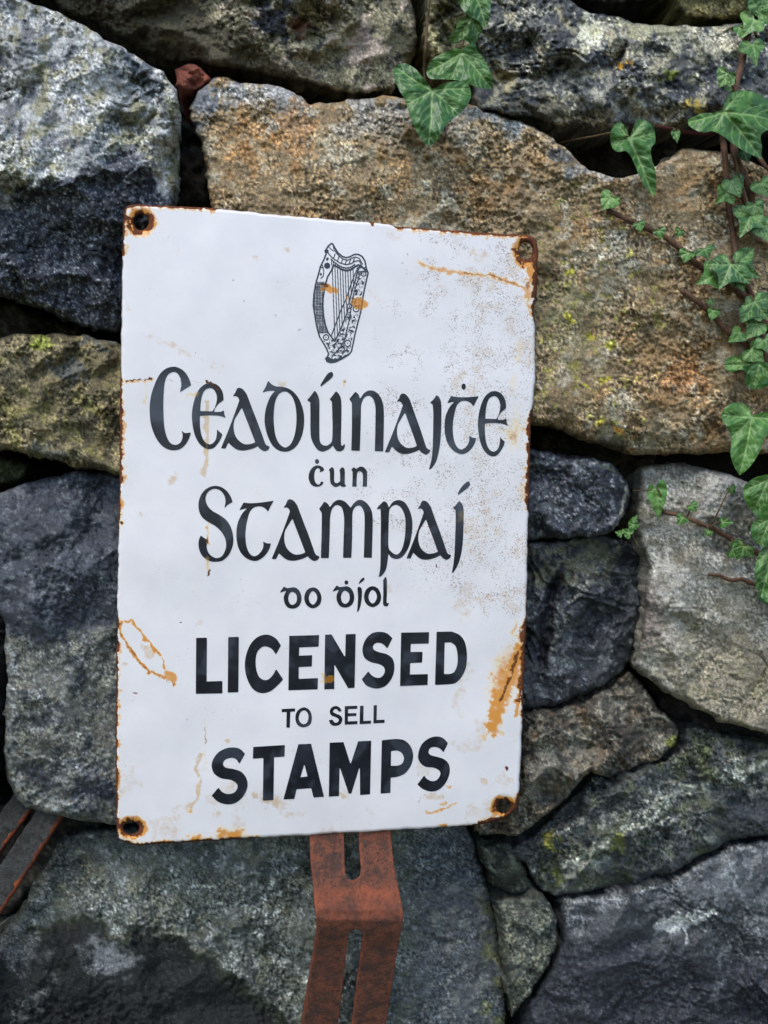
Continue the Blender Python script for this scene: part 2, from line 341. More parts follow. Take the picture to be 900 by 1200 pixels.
SIGN_POLY = [np.array(SIGN_PX, float)]
def make_stone(poly, planes, paint, seed, R=8, drop=0.014, low=0.003, facet=0.004, fsc=48, fine=0.0012, step=1.55, jit=1.8, warp=7, cleave=6, cracks=3, back=0.13, label=None, steps=(), name='stone', extra=None, mind=None):
    P = spline([p + (1,) if len(p) == 2 else p[:2] for p in poly], 5.0 if step < 4 else 14)
    nrm = np.roll(P, -1, 0) - np.roll(P, 1, 0); nrm = np.stack([nrm[:, 1], -nrm[:, 0]], 1); nrm /= np.linalg.norm(nrm, axis=1)[:, None] + 1e-9
    for _ in range(1): P = 0.25 * np.roll(P, 1, 0) + 0.5 * P + 0.25 * np.roll(P, -1, 0)
    P = P + nrm * (jit * (fbm(P[:, 0], P[:, 1], 30, 2, seed) * 1.3 + 0.9 * fbm(P[:, 0], P[:, 1], 9, 2, seed + 3)))[:, None]
    x, y, d, q, be = fill([P], step)
    wx = x + warp * fbm(x, y, 38, 4, seed + 5, 0.6); wy = y + warp * fbm(x, y, 38, 4, seed + 6, 0.6)
    Yd = None; rg = np.random.RandomState(seed * 7 + 1); planes = list(planes)
    pc = P.mean(0); base_y = lambda a, b: max(p_[2] + ((a - p_[0]) * p_[3] + (b - p_[1]) * p_[4]) * 1e-4 for p_ in planes0)
    planes0 = list(planes); per = len(P)
    for kk in range(cleave):                  # flat cleaved faces that take off corners and edges
        e_ = P[int((kk + rg.rand() * 0.9) / cleave * per) % per]; dv = e_ - pc; L_ = np.linalg.norm(dv); dv = dv / L_
        a_ = math.atan2(dv[1], dv[0]) + rg.uniform(-0.5, 0.5); f_ = rg.uniform(0.55, 0.86); q_ = pc + (e_ - pc) * f_; sl = rg.uniform(1.6, 4.2)
        planes.append((q_[0], q_[1], base_y(q_[0], q_[1]), planes0[0][3] + math.cos(a_) * sl, planes0[0][4] + math.sin(a_) * sl))
    for (px, py, Y0, gx, gy) in planes:
        v = Y0 + ((wx - px) * gx + (wy - py) * gy) * 1e-4
        if Yd is None: Yd = v
        else:
            k = 0.0007; h = np.clip(0.5 + 0.5 * (v - Yd) / k, 0, 1)      # smooth maximum: facets meet in worn edges
            Yd = Yd * (1 - h) + v * h + k * h * (1 - h)
    Yd = Yd + low * fbm(x, y, 90, 2, seed + 8) * -1
    mod = sm(fbm(x, y, 110, 2, seed + 33), -0.35, 0.4)
    if facet:                                 # conchoidal breaks: hollows that meet in sharp ridges
        fx, fy = x + 0.3 * fsc * fbm(x, y, fsc * 1.6, 3, seed + 14), y + 0.3 * fsc * fbm(x, y, fsc * 1.6, 3, seed + 15)
        c1 = np.abs(fbm(fx, fy * 1.25, fsc * 1.7, 1, seed + 9)); c2 = np.abs(fbm(fx, fy, fsc * 0.7, 1, seed + 10)); c3 = np.abs(fbm(fx, fy, fsc * 0.28, 1, seed + 16))
        facet = facet * 1.7
        Yd = Yd + facet * (1.9 * c1 + (0.25 + 0.75 * mod) * (0.8 * c2 + 0.32 * c3))
        tr = fbm(fx, fy, fsc * 1.9, 2, seed + 17) * 3.0; fr = tr - np.floor(tr)        # ledges where layers have broken off
        Yd = Yd + facet * 0.55 * (np.floor(tr) + sm(fr, 0.0, 0.16)) * (0.3 + 0.7 * mod)
    fm = (0.35 + 0.9 * mod) * sm(d, 0, 8)
    Yd = Yd + fine * fm * (fbm(x, y, 15, 3, seed + 11, 0.7) * 0.9 + 0.55 * fbm(x, y, 4.5, 2, seed + 12, 0.8))
    lo_, hi_ = P.min(0), P.max(0)
    for kk in range(cracks):
        c_ = lo_ + (hi_ - lo_) * rg.rand(2); an = rg.uniform(0, 3.14); ln_ = rg.uniform(30, 110); pts = [c_]
        for _ in range(4): an += rg.uniform(-0.5, 0.5); pts.append(pts[-1] + ln_ / 4 * np.array([math.cos(an), math.sin(an)]))
        dd, t = segd(wx + 3 * fbm(x, y, 8, 2, seed + 80), wy, pts); Yd = Yd + 0.0028 * sm(2.0 * (1 - t) + 0.6 - dd, 0, 1.2)
    for (pts, hgt, wd) in steps:              # cracks (hgt > 0) or ridges (hgt < 0)
        dd, t = segd(wx, wy, pts); Yd = Yd + hgt * sm(wd - dd, 0, wd)
    if extra: Yd = Yd + extra(x, y, wx, wy)
    Rv = R * (1 + 0.5 * fbm(x, y, 45, 2, seed + 21)); e = np.clip(1 - d / np.maximum(Rv, 2), 0, 1)
    Yd = Yd + drop * (1 - np.sqrt(np.maximum(1 - e * e, 0)))
    near = ell(x, y, 380, 610, 300, 430) > -0.1
    if step < 4 and near.any():               # nothing pokes through the sign that leans on the wall
        sd_, _, _ = poly_sdf(x[near], y[near], SIGN_POLY)
        lim = np.where(sd_ > -5, 0.0065 + 0.0005 * fbm(x[near], y[near], 12, 2, seed), -1)
        Yd[near] = np.maximum(Yd[near], lim)
    if mind is not None: Yd = np.maximum(Yd, mind)
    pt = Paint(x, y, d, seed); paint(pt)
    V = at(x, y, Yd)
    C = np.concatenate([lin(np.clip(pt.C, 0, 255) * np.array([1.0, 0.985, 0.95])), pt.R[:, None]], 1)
    # flanks go back into the wall
    bv = np.unique(be); rm = np.full(len(x), -1); nV = [V]; nC = [C]; faces = [q]; prev = np.arange(len(x)); cx, cy = x[bv].mean(), y[bv].mean()
    base = len(x)
    for k, (dy, sh) in enumerate(((0.005, 0.994), (0.012, 0.985), (0.022, 0.965), (0.036, 0.94), (0.055, 0.91), (back, 0.84))):
        nv = V[bv].copy(); c0 = V[bv].mean(0); bx_, by_ = x[bv], y[bv]
        nv[:, 0] = c0[0] + (nv[:, 0] - c0[0]) * sh + 0.0028 * fbm(bx_ + 40 * k, by_, 13, 2, seed + 40 + k); nv[:, 2] = c0[2] + (nv[:, 2] - c0[2]) * sh + 0.0028 * fbm(bx_, by_ + 40 * k, 13, 2, seed + 50 + k)
        nv[:, 1] = V[bv][:, 1] + dy * (1 + 0.35 * fbm(bx_, by_, 20, 2, seed + 60)) if k < 5 else np.maximum(V[bv][:, 1] + 0.075, back + 0.04)
        cf = C[bv].copy(); rgk = np.random.RandomState(seed + k); cf[:, :3] = (0.35 * cf[:, :3] + 0.65 * C[:, :3].mean(0)) * (0.7 + 0.6 * rgk.rand(len(bv), 1))
        nV.append(nv); nC.append(cf)
        cur = np.full(len(x), -1); cur[bv] = base + np.arange(len(bv)); base += len(bv)
        faces.append(np.stack([prev[be[:, 1]], prev[be[:, 0]], cur[be[:, 0]], cur[be[:, 1]]], 1)); prev = cur
    V = np.concatenate(nV); C = np.concatenate(nC); F = np.concatenate(faces)
    ob = mesh_obj(name, V, F, M_STONE, wall, {'paint': C})
    if label: ob['label'] = label
    if step < 4:
        ii, jj = ((y + 90) / 3).astype(int), ((x + 90) / 3).astype(int); ok = (ii >= 0) & (ii < 460) & (jj >= 0) & (jj < 360)
        np.minimum.at(DM, (ii[ok], jj[ok]), Yd[ok])
    return ob

# --- colour of each stone (rock, crust, moss and lichen, some shade and lit facets painted in, sRGB)
def p_grey_top(p):
    p.base((160, 164, 168), (178, 181, 184), (142, 146, 150))
    p.spots((128, 126, 98), 30, 0.15, 0.6, 1, 0.7).spots((172, 176, 180), 22, 0.2, 0.6, 2, 0.7)  .spots((84, 88, 98), 26, 0.35, 0.7, 3, 0.7)
    line = np.interp(p.wx, [-80, 0, 50, 100, 140, 165, 185, 215], [262, 238, 215, 200, 178, 185, 215, 235])
    low = sm(p.wy - line + 8 * p.n(14, 7), -4, 10)
    p.lay((56, 60, 72), low)  # dark fresh rock, plus the shade of the downward face in its colour
    p.lay((96, 102, 114), low * sm(p.n(11, 21, 4, 0.8), 0.15, 0.6)).lay((36, 39, 48), low * sm(p.n(20, 22, 4, 0.8), 0.1, 0.5) * 0.8)
    p.lay((150, 156, 164), low * sm(p.n(5, 23, 3, 0.8), 0.5, 0.8) * 0.8)
    p.stroke((168, 172, 174), [(182, 95), (186, 140), (190, 185), (196, 240)], 9, 0.8, 0.2)
    p.stroke((66, 74, 88), [(152, 70), (176, 92), (180, 110)], 12, 0.7)
    p.stroke((84, 86, 66), [(203, 130), (206, 200), (200, 240)], 8, 0.7)
    p.grain(0.34).rough(0.6, low * 0.8)
def p_top_centre(p):
    p.base((126, 122, 100), (146, 142, 120), (104, 102, 84)).spots((172, 158, 150), 22, 0.2, 0.55, 1, 0.8).spots((60, 60, 56), 18, 0.35, 0.6, 2, 0.85)
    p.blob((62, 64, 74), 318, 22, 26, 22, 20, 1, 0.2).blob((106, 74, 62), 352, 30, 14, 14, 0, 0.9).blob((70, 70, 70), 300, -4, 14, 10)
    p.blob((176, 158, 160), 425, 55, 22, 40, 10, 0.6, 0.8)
    u = sm(-(p.wx - 275) * 0.6 + (p.wy - 20), 0, 26); p.lay((70, 66, 52), u * 0.85)  # dark tone stands in for the deep shade of the underside
    p.grain(0.3)
def p_brown(p):
    p.base((140, 124, 98), (154, 139, 112), (126, 110, 86))
    p.spots((148, 114, 74), 60, 0.1, 0.7, 1, 0.6).spots((96, 84, 66), 24, 0.2, 0.8, 2, 0.55).spots((170, 166, 152), 30, 0.15, 0.7, 3, 0.75)
    p.spots((92, 82, 68), 8, 0.35, 0.8, 4, 0.5).spots((158, 132, 92), 7, 0.3, 0.7, 44, 0.5)
    top = sm(178 - p.wy + (p.wx - 380) * 0.14 * (p.wx < 560), -30, 30) * sm(p.n(40, 61), -0.3, 0.2)
    p.lay((136, 140, 144), top * sm(p.wy, 200, 100) * 0.85)
    p.blob((150, 154, 158), 300, 108, 70, 18, 4, 0.8).blob((148, 152, 156), 600, 140, 60, 14, 20, 0.85).blob((66, 72, 82), 660, 185, 26, 12, 30, 0.7).blob((156, 160, 164), 700, 200, 60, 12, 5, 0.7)
    p.blob((104, 110, 120), 238, 120, 16, 34, 20, 0.9)
    p.blob((152, 108, 60), 290, 165, 40, 50, 0, 0.6, 0.9).blob((154, 112, 70), 345, 150, 30, 40, 0, 0.6).blob((148, 118, 80), 790, 430, 80, 70, 0, 0.6, 1.0).blob((160, 112, 72), 800, 440, 30, 30, 0, 0.5)
    p.blob((110, 112, 84), 665, 370, 60, 80, 0, 0.6, 1).blob((162, 160, 150), 715, 300, 50, 60, 0, 0.6, 0.9)
    rg = ell(p.x, p.y, 690, 380, 90, 170) > 0
    p.lay((142, 138, 78), sm(p.n(16, 33, 3, 0.7), 0.62, 0.75) * rg * 0.8)
    for (a, c, r) in ((668, 320, 8), (667, 376, 6), (718, 405, 6), (709, 442, 6), (684, 448, 5), (703, 492, 5), (690, 390, 7)): p.blob((176, 168, 62), a, c, r, r, 0, 0.85)
    p.blob((186, 134, 60), 728, 503, 6, 5)
    p.blob((74, 72, 66), 715, 520, 26, 12, 10, 0.8).blob((128, 124, 104), 760, 520, 60, 10, 0, 0.5)
    p.grain(0.38)
def p_top_right(p):
    p.base((96, 98, 98), (116, 118, 114), (74, 78, 84)).spots((158, 154, 132), 26, 0.2, 0.55, 1, 0.85).spots((52, 56, 64), 30, 0.1, 0.5, 2, 0.85).spots((176, 176, 164), 14, 0.4, 0.65, 3, 0.8)
    p.blob((196, 198, 180), 692, 38, 16, 22, 0, 0.95, 0.3).blob((158, 158, 130), 760, 34, 60, 14, 0, 0.7).blob((182, 180, 160), 830, 50, 42, 22, 10, 0.7)
    p.blob((196, 148, 52), 732, 75, 8, 8).blob((120, 130, 66), 790, 88, 8, 8).blob((168, 172, 174), 735, 135, 60, 14, 0, 0.6).blob((150, 134, 70), 815, 125, 10, 12)
    p.blob((168, 160, 130), 590, 95, 18, 18, 0, 0.8).blob((74, 72, 58), 640, 125, 60, 16, 5, 0.7)
    p.grain(0.36)
def p_mossy(p):
    p.base((110, 102, 78), (126, 118, 92), (94, 88, 68)).spots((140, 128, 92), 20, 0.2, 0.6, 1, 0.8).spots((62, 58, 46), 16, 0.15, 0.6, 2, 0.8).spots((126, 122, 72), 26, 0.4, 0.7, 3, 0.6)
    p.blob((92, 94, 92), 82, 435, 22, 16, -15, 0.9, 0.3).blob((132, 142, 62), 48, 398, 14, 9, 0, 0.8).blob((96, 98, 96), 115, 400, 26, 10, 10, 0.8).blob((106, 112, 110), 60, 530, 40, 8, 8, 0.6)
    p.grain(0.4)
def p_blue_dark(p):
    p.base((58, 63, 73), (68, 73, 83), (49, 53, 62)).spots((112, 118, 124), 12, 0.35, 0.7, 1, 0.6)
    low = sm(p.wy - 738 + 0.08 * (p.wx - 60) + 10 * p.n(24, 8), -4, 14)
    p.lay((100, 102, 96), low * 0.9).lay((118, 119, 108), low * sm(p.n(20, 9, 4, 0.7), 0.1, 0.6) * 0.7).lay((58, 64, 70), low * sm(p.n(26, 10, 4, 0.7), 0.1, 0.5) * 0.8).lay((150, 154, 156), low * sm(p.n(9, 12, 3, 0.8), 0.4, 0.7) * 0.7)
    p.stroke((150, 158, 164), [(10, 740), (14, 800), (12, 860), (18, 910), (50, 940), (100, 955)], 8, 0.7, 0.2)
    p.blob((160, 164, 168), 90, 905, 50, 10, -12, 0.6).blob((54, 60, 70), 110, 925, 40, 24, 0, 0.8).blob((52, 58, 68), 40, 905, 24, 14, 20, 0.7)
    p.grain(0.26).rough(0.62)
def p_bottom(p):
    p.base((88, 94, 92), (104, 110, 108), (74, 80, 78)).spots((150, 156, 156), 14, 0.3, 0.65, 1, 0.75).spots((72, 78, 70), 24, 0.15, 0.55, 2, 0.75).spots((106, 108, 94), 30, 0.3, 0.6, 4, 0.6)
    line = np.interp(p.wx, [-60, 0, 50, 90, 125, 135, 175, 215, 260, 300, 360], [1112, 1098, 1082, 1072, 1076, 1098, 1088, 1098, 1132, 1160, 1230])
    wet = sm(p.wy - line + 5 * p.n(18, 7), -3, 8)
    p.lay((25, 28, 28), wet).lay((38, 46, 29), wet * sm(line + 24 - p.wy, 0, 20) * 0.8).lay((22, 24, 25), wet * sm(p.n(40, 77), -0.3, 0.4) * 0.6)
    p.blob((126, 132, 138), 128, 1122, 38, 32, 15, 0.72, 0.6, jag=0.3).blob((112, 116, 118), 20, 1112, 42, 30, 0, 0.65, 0.6, jag=0.3).blob((104, 108, 108), 36, 1178, 46, 12, -50, 0.6)
    p.lay((122, 126, 124), wet * sm(p.n(4, 31, 3, 0.8), 0.62, 0.85) * 0.15)
    rgt = sm(p.wx - 470, -10, 40); p.lay((70, 76, 84), rgt * 0.75).lay((112, 118, 116), rgt * sm(p.n(16, 32, 4, 0.7), 0.2, 0.6) * 0.7).lay((118, 122, 84), sm(p.wx - 565, -6, 10) * sm(p.n(24, 34), 0, 0.4) * 0.7)
    p.grain(0.34).rough(0.82, wet)
def p_dark_scratched(p):
    p.base((62, 66, 75), (76, 81, 91), (50, 54, 62)).spots((136, 142, 150), 7, 0.2, 0.65, 1, 0.85).spots((40, 43, 52), 22, 0.2, 0.6, 2, 0.8)
    p.stroke((122, 124, 102), [(690, 535), (722, 548), (738, 562)], 6, 0.7, 0.2).stroke((168, 168, 158), [(733, 568), (728, 595), (720, 616)], 3, 0.9)
    p.spots((88, 90, 62), 26, 0.3, 0.6, 9, 0.5, region=sm(560 - p.y, 0, 20))
    p.grain(0.34).rough(0.6)
def p_dark_cleft(p):
    p.base((62, 66, 73), (74, 79, 86), (48, 52, 58)).spots((112, 117, 120), 10, 0.2, 0.65, 1, 0.75).spots((36, 39, 46), 20, 0.2, 0.6, 2, 0.7)
    p.blob((124, 124, 108), 668, 668, 64, 26, -8, 0.85, 0.6).blob((88, 90, 72), 700, 650, 40, 16, 10, 0.7)  # top facet painted paler, as lit from above
    p.stroke((150, 152, 140), [(730, 634), (700, 660), (685, 685), (660, 720), (648, 760)], 6, 0.75, 0.15)
    p.blob((40, 44, 52), 735, 655, 16, 18, 0, 0.8).stroke((36, 38, 46), [(655, 680), (640, 720), (636, 780)], 12, 0.85)  # shade inside the cleft painted as a dark stroke
    p.blob((188, 192, 196), 741, 752, 3, 7, 10, 0.8)
    p.grain(0.32).rough(0.55)
def p_light_grey(p):
    p.base((158, 158, 154), (170, 170, 166), (146, 146, 140)).spots((112, 108, 100), 24, 0.2, 0.6, 1, 0.7).spots((176, 176, 172), 18, 0.25, 0.65, 2, 0.6).spots((116, 114, 102), 34, 0.2, 0.6, 3, 0.7)
    warm = sm(p.wy - 690, 0, 90) * sm(p.wx - 770, -30, 60); p.lay((138, 130, 112), warm * 0.75).lay((146, 142, 112), warm * sm(p.n(20, 8), 0.35, 0.6) * 0.5)
    p.lay((92, 88, 82), sm(p.n(9, 9, 4, 0.7), 0.35, 0.7) * 0.5).lay((110, 100, 98), ell(p.x, p.y, 760, 720, 24, 50) * 0.9)
    p.blob((100, 96, 90), 800, 548, 40, 10, 8, 0.7)
    p.grain(0.26)
def p_rough_grey(p):
    p.base((100, 98, 90), (120, 118, 108), (84, 82, 76)).spots((148, 146, 134), 14, 0.25, 0.6, 1, 0.7).spots((60, 58, 54), 18, 0.15, 0.55, 2, 0.8).spots((118, 100, 80), 22, 0.3, 0.6, 3, 0.5)
    p.blob((134, 138, 72), 790, 872, 8, 10, 0, 0.9).blob((64, 60, 56), 730, 865, 26, 22, 0, 0.7)
    p.grain(0.36)
def p_banded(p):
    p.base((82, 87, 86), (96, 101, 98), (68, 73, 76)).spots((54, 60, 62), 24, 0.1, 0.55, 1, 0.8).spots((78, 84, 66), 30, 0.1, 0.5, 2, 0.75)
    p.stroke((158, 164, 156), [(900, 895), (850, 908), (800, 925), (760, 955), (720, 985), (690, 1000), (650, 1030)], 11, 0.95, 0.6, 80)
    p.stroke((150, 156, 150), [(790, 920), (740, 950), (690, 968), (640, 975)], 9, 0.75, 0.3, 83).stroke((168, 172, 166), [(780, 965), (740, 990), (690, 1012), (655, 1040)], 7, 0.7, 0.4, 86)
    p.blob((156, 154, 70), 645, 985, 12, 14, 0, 0.8).blob((136, 140, 62), 725, 988, 14, 8, -30, 0.6).blob((128, 132, 60), 655, 1025, 12, 10, 0, 0.6)
    p.spots((86, 94, 64), 22, 0.25, 0.55, 9, 0.7, region=sm(925 - p.y, -10, 40))
    p.lay((58, 62, 68), sm(p.wx - 830, 0, 30) * sm(p.wy - 915, 0, 20) * 0.8)
    p.grain(0.38)
def p_corner_dark(p):
    p.base((72, 77, 82), (86, 91, 96), (60, 65, 70)).spots((132, 138, 144), 14, 0.3, 0.65, 1, 0.6)
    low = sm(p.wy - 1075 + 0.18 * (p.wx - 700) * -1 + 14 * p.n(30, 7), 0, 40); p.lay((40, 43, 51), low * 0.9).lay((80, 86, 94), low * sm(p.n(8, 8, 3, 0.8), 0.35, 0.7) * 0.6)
    p.stroke((156, 162, 166), [(660, 1056), (720, 1048), (780, 1036), (830, 1004), (862, 992), (900, 988)], 9, 0.75, 0.25)
    p.stroke((206, 210, 212), [(776, 1086), (796, 1080), (804, 1082), (812, 1074), (830, 1072)], 8, 0.95, 0)
    p.stroke((176, 182, 186), [(800, 1085), (803, 1098)], 3, 0.8).stroke((140, 148, 154), [(850, 1100), (838, 1130), (842, 1160)], 9, 0.5, 0.1).stroke((136, 144, 150), [(858, 1010), (860, 1040)], 8, 0.6, 0.1)
    p.grain(0.3).rough(0.62)
def p_wedge(p):
    p.base((96, 100, 92), (116, 120, 108), (76, 82, 78)).spots((56, 60, 58), 18, 0.1, 0.5, 1, 0.7).spots((134, 134, 114), 18, 0.2, 0.6, 2, 0.6)
    p.stroke((166, 168, 156), [(648, 1080), (650, 1105), (638, 1132), (615, 1165)], 6, 0.7, 0.3)
    p.grain(0.34)
def p_plain(c, dark=0.7, light=1.25):
    c = np.array(c, float)
    def f(p): p.base(c, c * light, c * dark).spots(c * 1.4, 16, 0.3, 0.65, 1, 0.7).spots(c * 0.55, 22, 0.2, 0.6, 2, 0.7).grain(0.34)
    return f

make_stone([(-80, -40), (-20, -20), (30, 0), (62, 13), (110, 36), (160, 66), (192, 84), (207, 106), (213, 150), (209, 195), (201, 245), (192, 320), (180, 395), (138, 390), (100, 384), (50, 362), (0, 346), (-80, 330)],
           [(90, 130, 0.014, -0.2, -1.6), (100, 195, 0.0, 0.4, 2.3), (190, 130, 0.014, 4, 0)], p_grey_top, 11, R=6, drop=0.02, facet=0.006, fsc=60, fine=0.0020, warp=16,
           steps=(([(-40, 250), (0, 238), (60, 212), (110, 195), (145, 172), (180, 192)], -0.005, 9), ([(0, 300), (60, 280), (120, 285)], 0.004, 5), ([(152, 70), (172, 95), (178, 118)], 0.006, 7)),
           label='big blocky stone, pale lichened grey above and dark fractured below')
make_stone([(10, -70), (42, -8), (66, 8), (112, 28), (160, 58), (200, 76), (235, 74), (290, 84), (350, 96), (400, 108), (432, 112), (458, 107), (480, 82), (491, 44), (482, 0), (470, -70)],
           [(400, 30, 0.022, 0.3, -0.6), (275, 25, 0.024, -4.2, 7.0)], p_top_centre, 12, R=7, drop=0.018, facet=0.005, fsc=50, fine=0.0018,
           steps=(([(296, 10), (318, 0), (345, 30)], 0.004, 8),), label='pale lichened stone with an overhanging underside, its shade painted in')
make_stone([(222, 128), (231, 106), (248, 93), (262, 88), (280, 97), (328, 100), (348, 112), (364, 124), (388, 120), (440, 113), (500, 118), (548, 123), (600, 140), (636, 154), (668, 180), (690, 200), (726, 210), (765, 198), (800, 174), (850, 178), (905, 198), (985, 220), (985, 520), (905, 530), (855, 528), (800, 531), (738, 532), (702, 520), (660, 505), (625, 494), (420, 490), (270, 330), (248, 245), (237, 175)],
           [(560, 320, 0.0085, 0.4, -0.2), (450, 138, 0.014, 0.0, -7), (250, 150, 0.024, -4, 0), (700, 505, 0.016, 0, 4)], p_brown, 13, R=7, drop=0.016, facet=0.0022, fsc=70, fine=0.0022, warp=12,
           steps=(([(420, 150), (440, 200), (435, 240)], 0.002, 6), ([(640, 270), (690, 330), (700, 400)], 0.002, 8)), label='large brown crusted stone under the ivy leaves')
make_stone([(548, -70), (552, 0), (560, 60), (552, 100), (560, 126), (600, 135), (650, 146), (715, 151), (775, 150), (830, 142), (905, 134), (985, 130), (985, 40), (905, 24), (866, 28), (800, 31), (742, 28), (722, 17), (686, 16), (668, 0), (650, -70)],
           [(720, 90, 0.018, 0.2, -1.0), (700, 130, 0.02, 0, 5), (700, 40, 0.024, 0, -5)], p_top_right, 14, R=6, drop=0.016, facet=0.006, fsc=42, fine=0.0022, label='dark grey stone blotched with pale lichen and an orange spot')
make_stone([(502, -70), (546, -70), (548, 20), (552, 62), (530, 88), (508, 88), (499, 45)], [(520, 30, 0.03, 1, -0.6)], p_plain((132, 128, 100)), 15, facet=0.004, fsc=30)
make_stone([(790, -70), (790, 12), (806, 22), (862, 22), (905, 10), (985, 12), (985, -70)], [(850, 0, 0.045, 0, -2)], p_plain((112, 106, 72)), 16, facet=0.004, fsc=34)
make_stone([(655, -80), (672, -12), (690, 4), (730, 6), (786, -4), (786, -80)], [(720, -20, 0.07, 0, 1)], p_plain((74, 74, 70)), 17, facet=0.004, fsc=34)
make_stone([(-80, 400), (0, 398), (22, 391), (62, 392), (100, 391), (140, 404), (190, 420), (185, 560), (140, 556), (108, 550), (60, 540), (20, 528), (-80, 520)],
           [(70, 460, 0.016, 0.3, -0.6), (70, 405, 0.02, 0, -6)], p_mossy, 18, R=9, drop=0.02, facet=0.003, fsc=34, fine=0.0030, label='mossy yellow brown stone with a rough pitted face')
make_stone([(-80, 536), (0, 532), (36, 545), (30, 560), (-5, 572), (-80, 580)], [(0, 555, 0.06, 0, 0)], p_plain((72, 80, 54)), 19)
make_stone([(-30, 690), (-30, 590), (0, 577), (40, 563), (98, 552), (140, 556), (200, 565), (205, 965), (140, 966), (96, 962), (58, 955), (24, 942), (8, 912), (4, 880), (9, 800), (5, 730), (-6, 705)],
           [(80, 720, 0.006, 0.2, 0.1), (80, 590, 0.012, -0.4, -3.0), (22, 800, 0.01, -4, 0), (80, 945, 0.01, 0, 5)], p_blue_dark, 20, jit=1.2, R=8, drop=0.022, low=0.005, facet=0.003, fsc=60, fine=0.0016, label='smooth blue grey stone with a mossy lower half')
make_stone([(-100, 720), (-40, 715), (-12, 740), (-5, 800), (-4, 860), (-10, 930), (-100, 960)], [(-50, 760, 0.03, 0, 0)], p_plain((84, 88, 94)), 21, step=4)
make_stone([(-80, 1108), (0, 1098), (20, 1070), (48, 1020), (74, 978), (120, 968), (140, 970), (200, 965), (330, 955), (450, 950), (548, 964), (564, 1008), (582, 1070), (593, 1150), (590, 1230), (580, 1290), (-80, 1290)],
           [(250, 1080, 0.026, 0.1, -0.8), (250, 985, 0.028, 0, -4.5), (480, 1080, 0.026, 2.2, -0.6), (575, 1080, 0.046, 4, 0)], p_bottom, 22, R=8, drop=0.02, facet=0.003, fsc=54, fine=0.0020, label='broad grey stone below the sign with a black wet patch')
make_stone([(570, 532), (630, 528), (682, 535), (720, 546), (738, 562), (740, 575), (734, 598), (723, 620), (690, 629), (650, 632), (570, 632)],
           [(670, 580, 0.02, 0.6, 0.4), (690, 545, 0.02, 1, -5), (732, 590, 0.024, 4, 0)], p_dark_scratched, 23, R=5, drop=0.016, facet=0.004, fsc=40, fine=0.0018, label='small dark block stone beside the sign, uppermost of two')
make_stone([(570, 640), (650, 634), (700, 626), (738, 634), (754, 652), (757, 690), (750, 730), (742, 765), (732, 788), (692, 812), (650, 828), (570, 838)],
           [(690, 700, 0.012, -0.3, 0.8), (690, 655, 0.014, 0.2, -5.5), (655, 720, 0.018, 5, -0.5), (745, 700, 0.022, 4, 0)], p_dark_cleft, 24, R=6, drop=0.018, facet=0.007, fsc=52, fine=0.0014,
           steps=(([(660, 672), (642, 710), (632, 790)], 0.012, 12),), label='dark faceted stone with a deep cleft beside the sign')
make_stone([(750, 546), (790, 541), (850, 554), (905, 578), (985, 600), (985, 880), (905, 862), (850, 846), (790, 817), (744, 782), (755, 720), (759, 660), (744, 622)],
           [(830, 720, 0.022, 0.3, 0.1), (810, 590, 0.022, -1.0, -3.6), (752, 680, 0.024, -4, 0)], p_light_grey, 25, jit=1.0, R=7, drop=0.018, low=0.005, facet=0.0026, fsc=64, fine=0.0014, label='pale grey angular stone crossed by a reddish twig')
make_stone([(560, 845), (650, 833), (692, 817), (736, 786), (752, 800), (768, 822), (797, 856), (794, 872), (772, 890), (732, 905), (716, 916), (692, 902), (668, 932), (640, 956), (610, 976), (560, 980)],
           [(690, 870, 0.022, 0.4, -0.6), (760, 880, 0.026, 3, 5)], p_rough_grey, 26, R=6, drop=0.016, facet=0.007, fsc=40, fine=0.0026, steps=(([(700, 850), (690, 905), (655, 935)], 0.006, 6),), label='rough brownish grey stone at the lower right of the sign')
make_stone([(585, 1000), (612, 985), (650, 955), (696, 905), (720, 920), (775, 894), (800, 872), (802, 848), (850, 862), (905, 872), (985, 884), (985, 974), (905, 980), (862, 984), (832, 998), (792, 1024), (735, 1042), (690, 1046), (652, 1050), (628, 1040), (616, 1010)],
           [(760, 950, 0.024, -0.1, -1.0), (760, 900, 0.024, 0, -3), (780, 1000, 0.024, 1.6, 4.5), (630, 1000, 0.028, -6, 0)], p_banded, 27, R=6, drop=0.016, facet=0.007, fsc=46, fine=0.0026, warp=16,
           steps=(([(900, 885), (800, 920), (720, 985), (650, 1035)], -0.009, 16), ([(780, 962), (690, 1012)], -0.006, 11), ([(700, 915), (660, 950), (640, 970)], 0.006, 10), ([(905, 930), (850, 940), (800, 965)], 0.006, 12)), label='banded grey green stone with pale diagonal streaks')
make_stone([(560, 990), (600, 985), (612, 1010), (626, 1042), (600, 1050), (580, 1040), (566, 1010)], [(595, 1020, 0.05, 0, 0)], p_plain((70, 76, 66)), 28, facet=0.004, fsc=26)
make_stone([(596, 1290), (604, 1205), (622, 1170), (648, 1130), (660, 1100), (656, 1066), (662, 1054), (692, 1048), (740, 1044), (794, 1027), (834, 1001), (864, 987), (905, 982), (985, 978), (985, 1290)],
           [(780, 1120, 0.016, -0.2, 0.5), (780, 1050, 0.018, 0.2, -3.6), (650, 1150, 0.026, -6, 0)], p_corner_dark, 29, R=6, drop=0.016, facet=0.005, fsc=64, fine=0.0016, label='dark slate coloured stone with a short white mark')
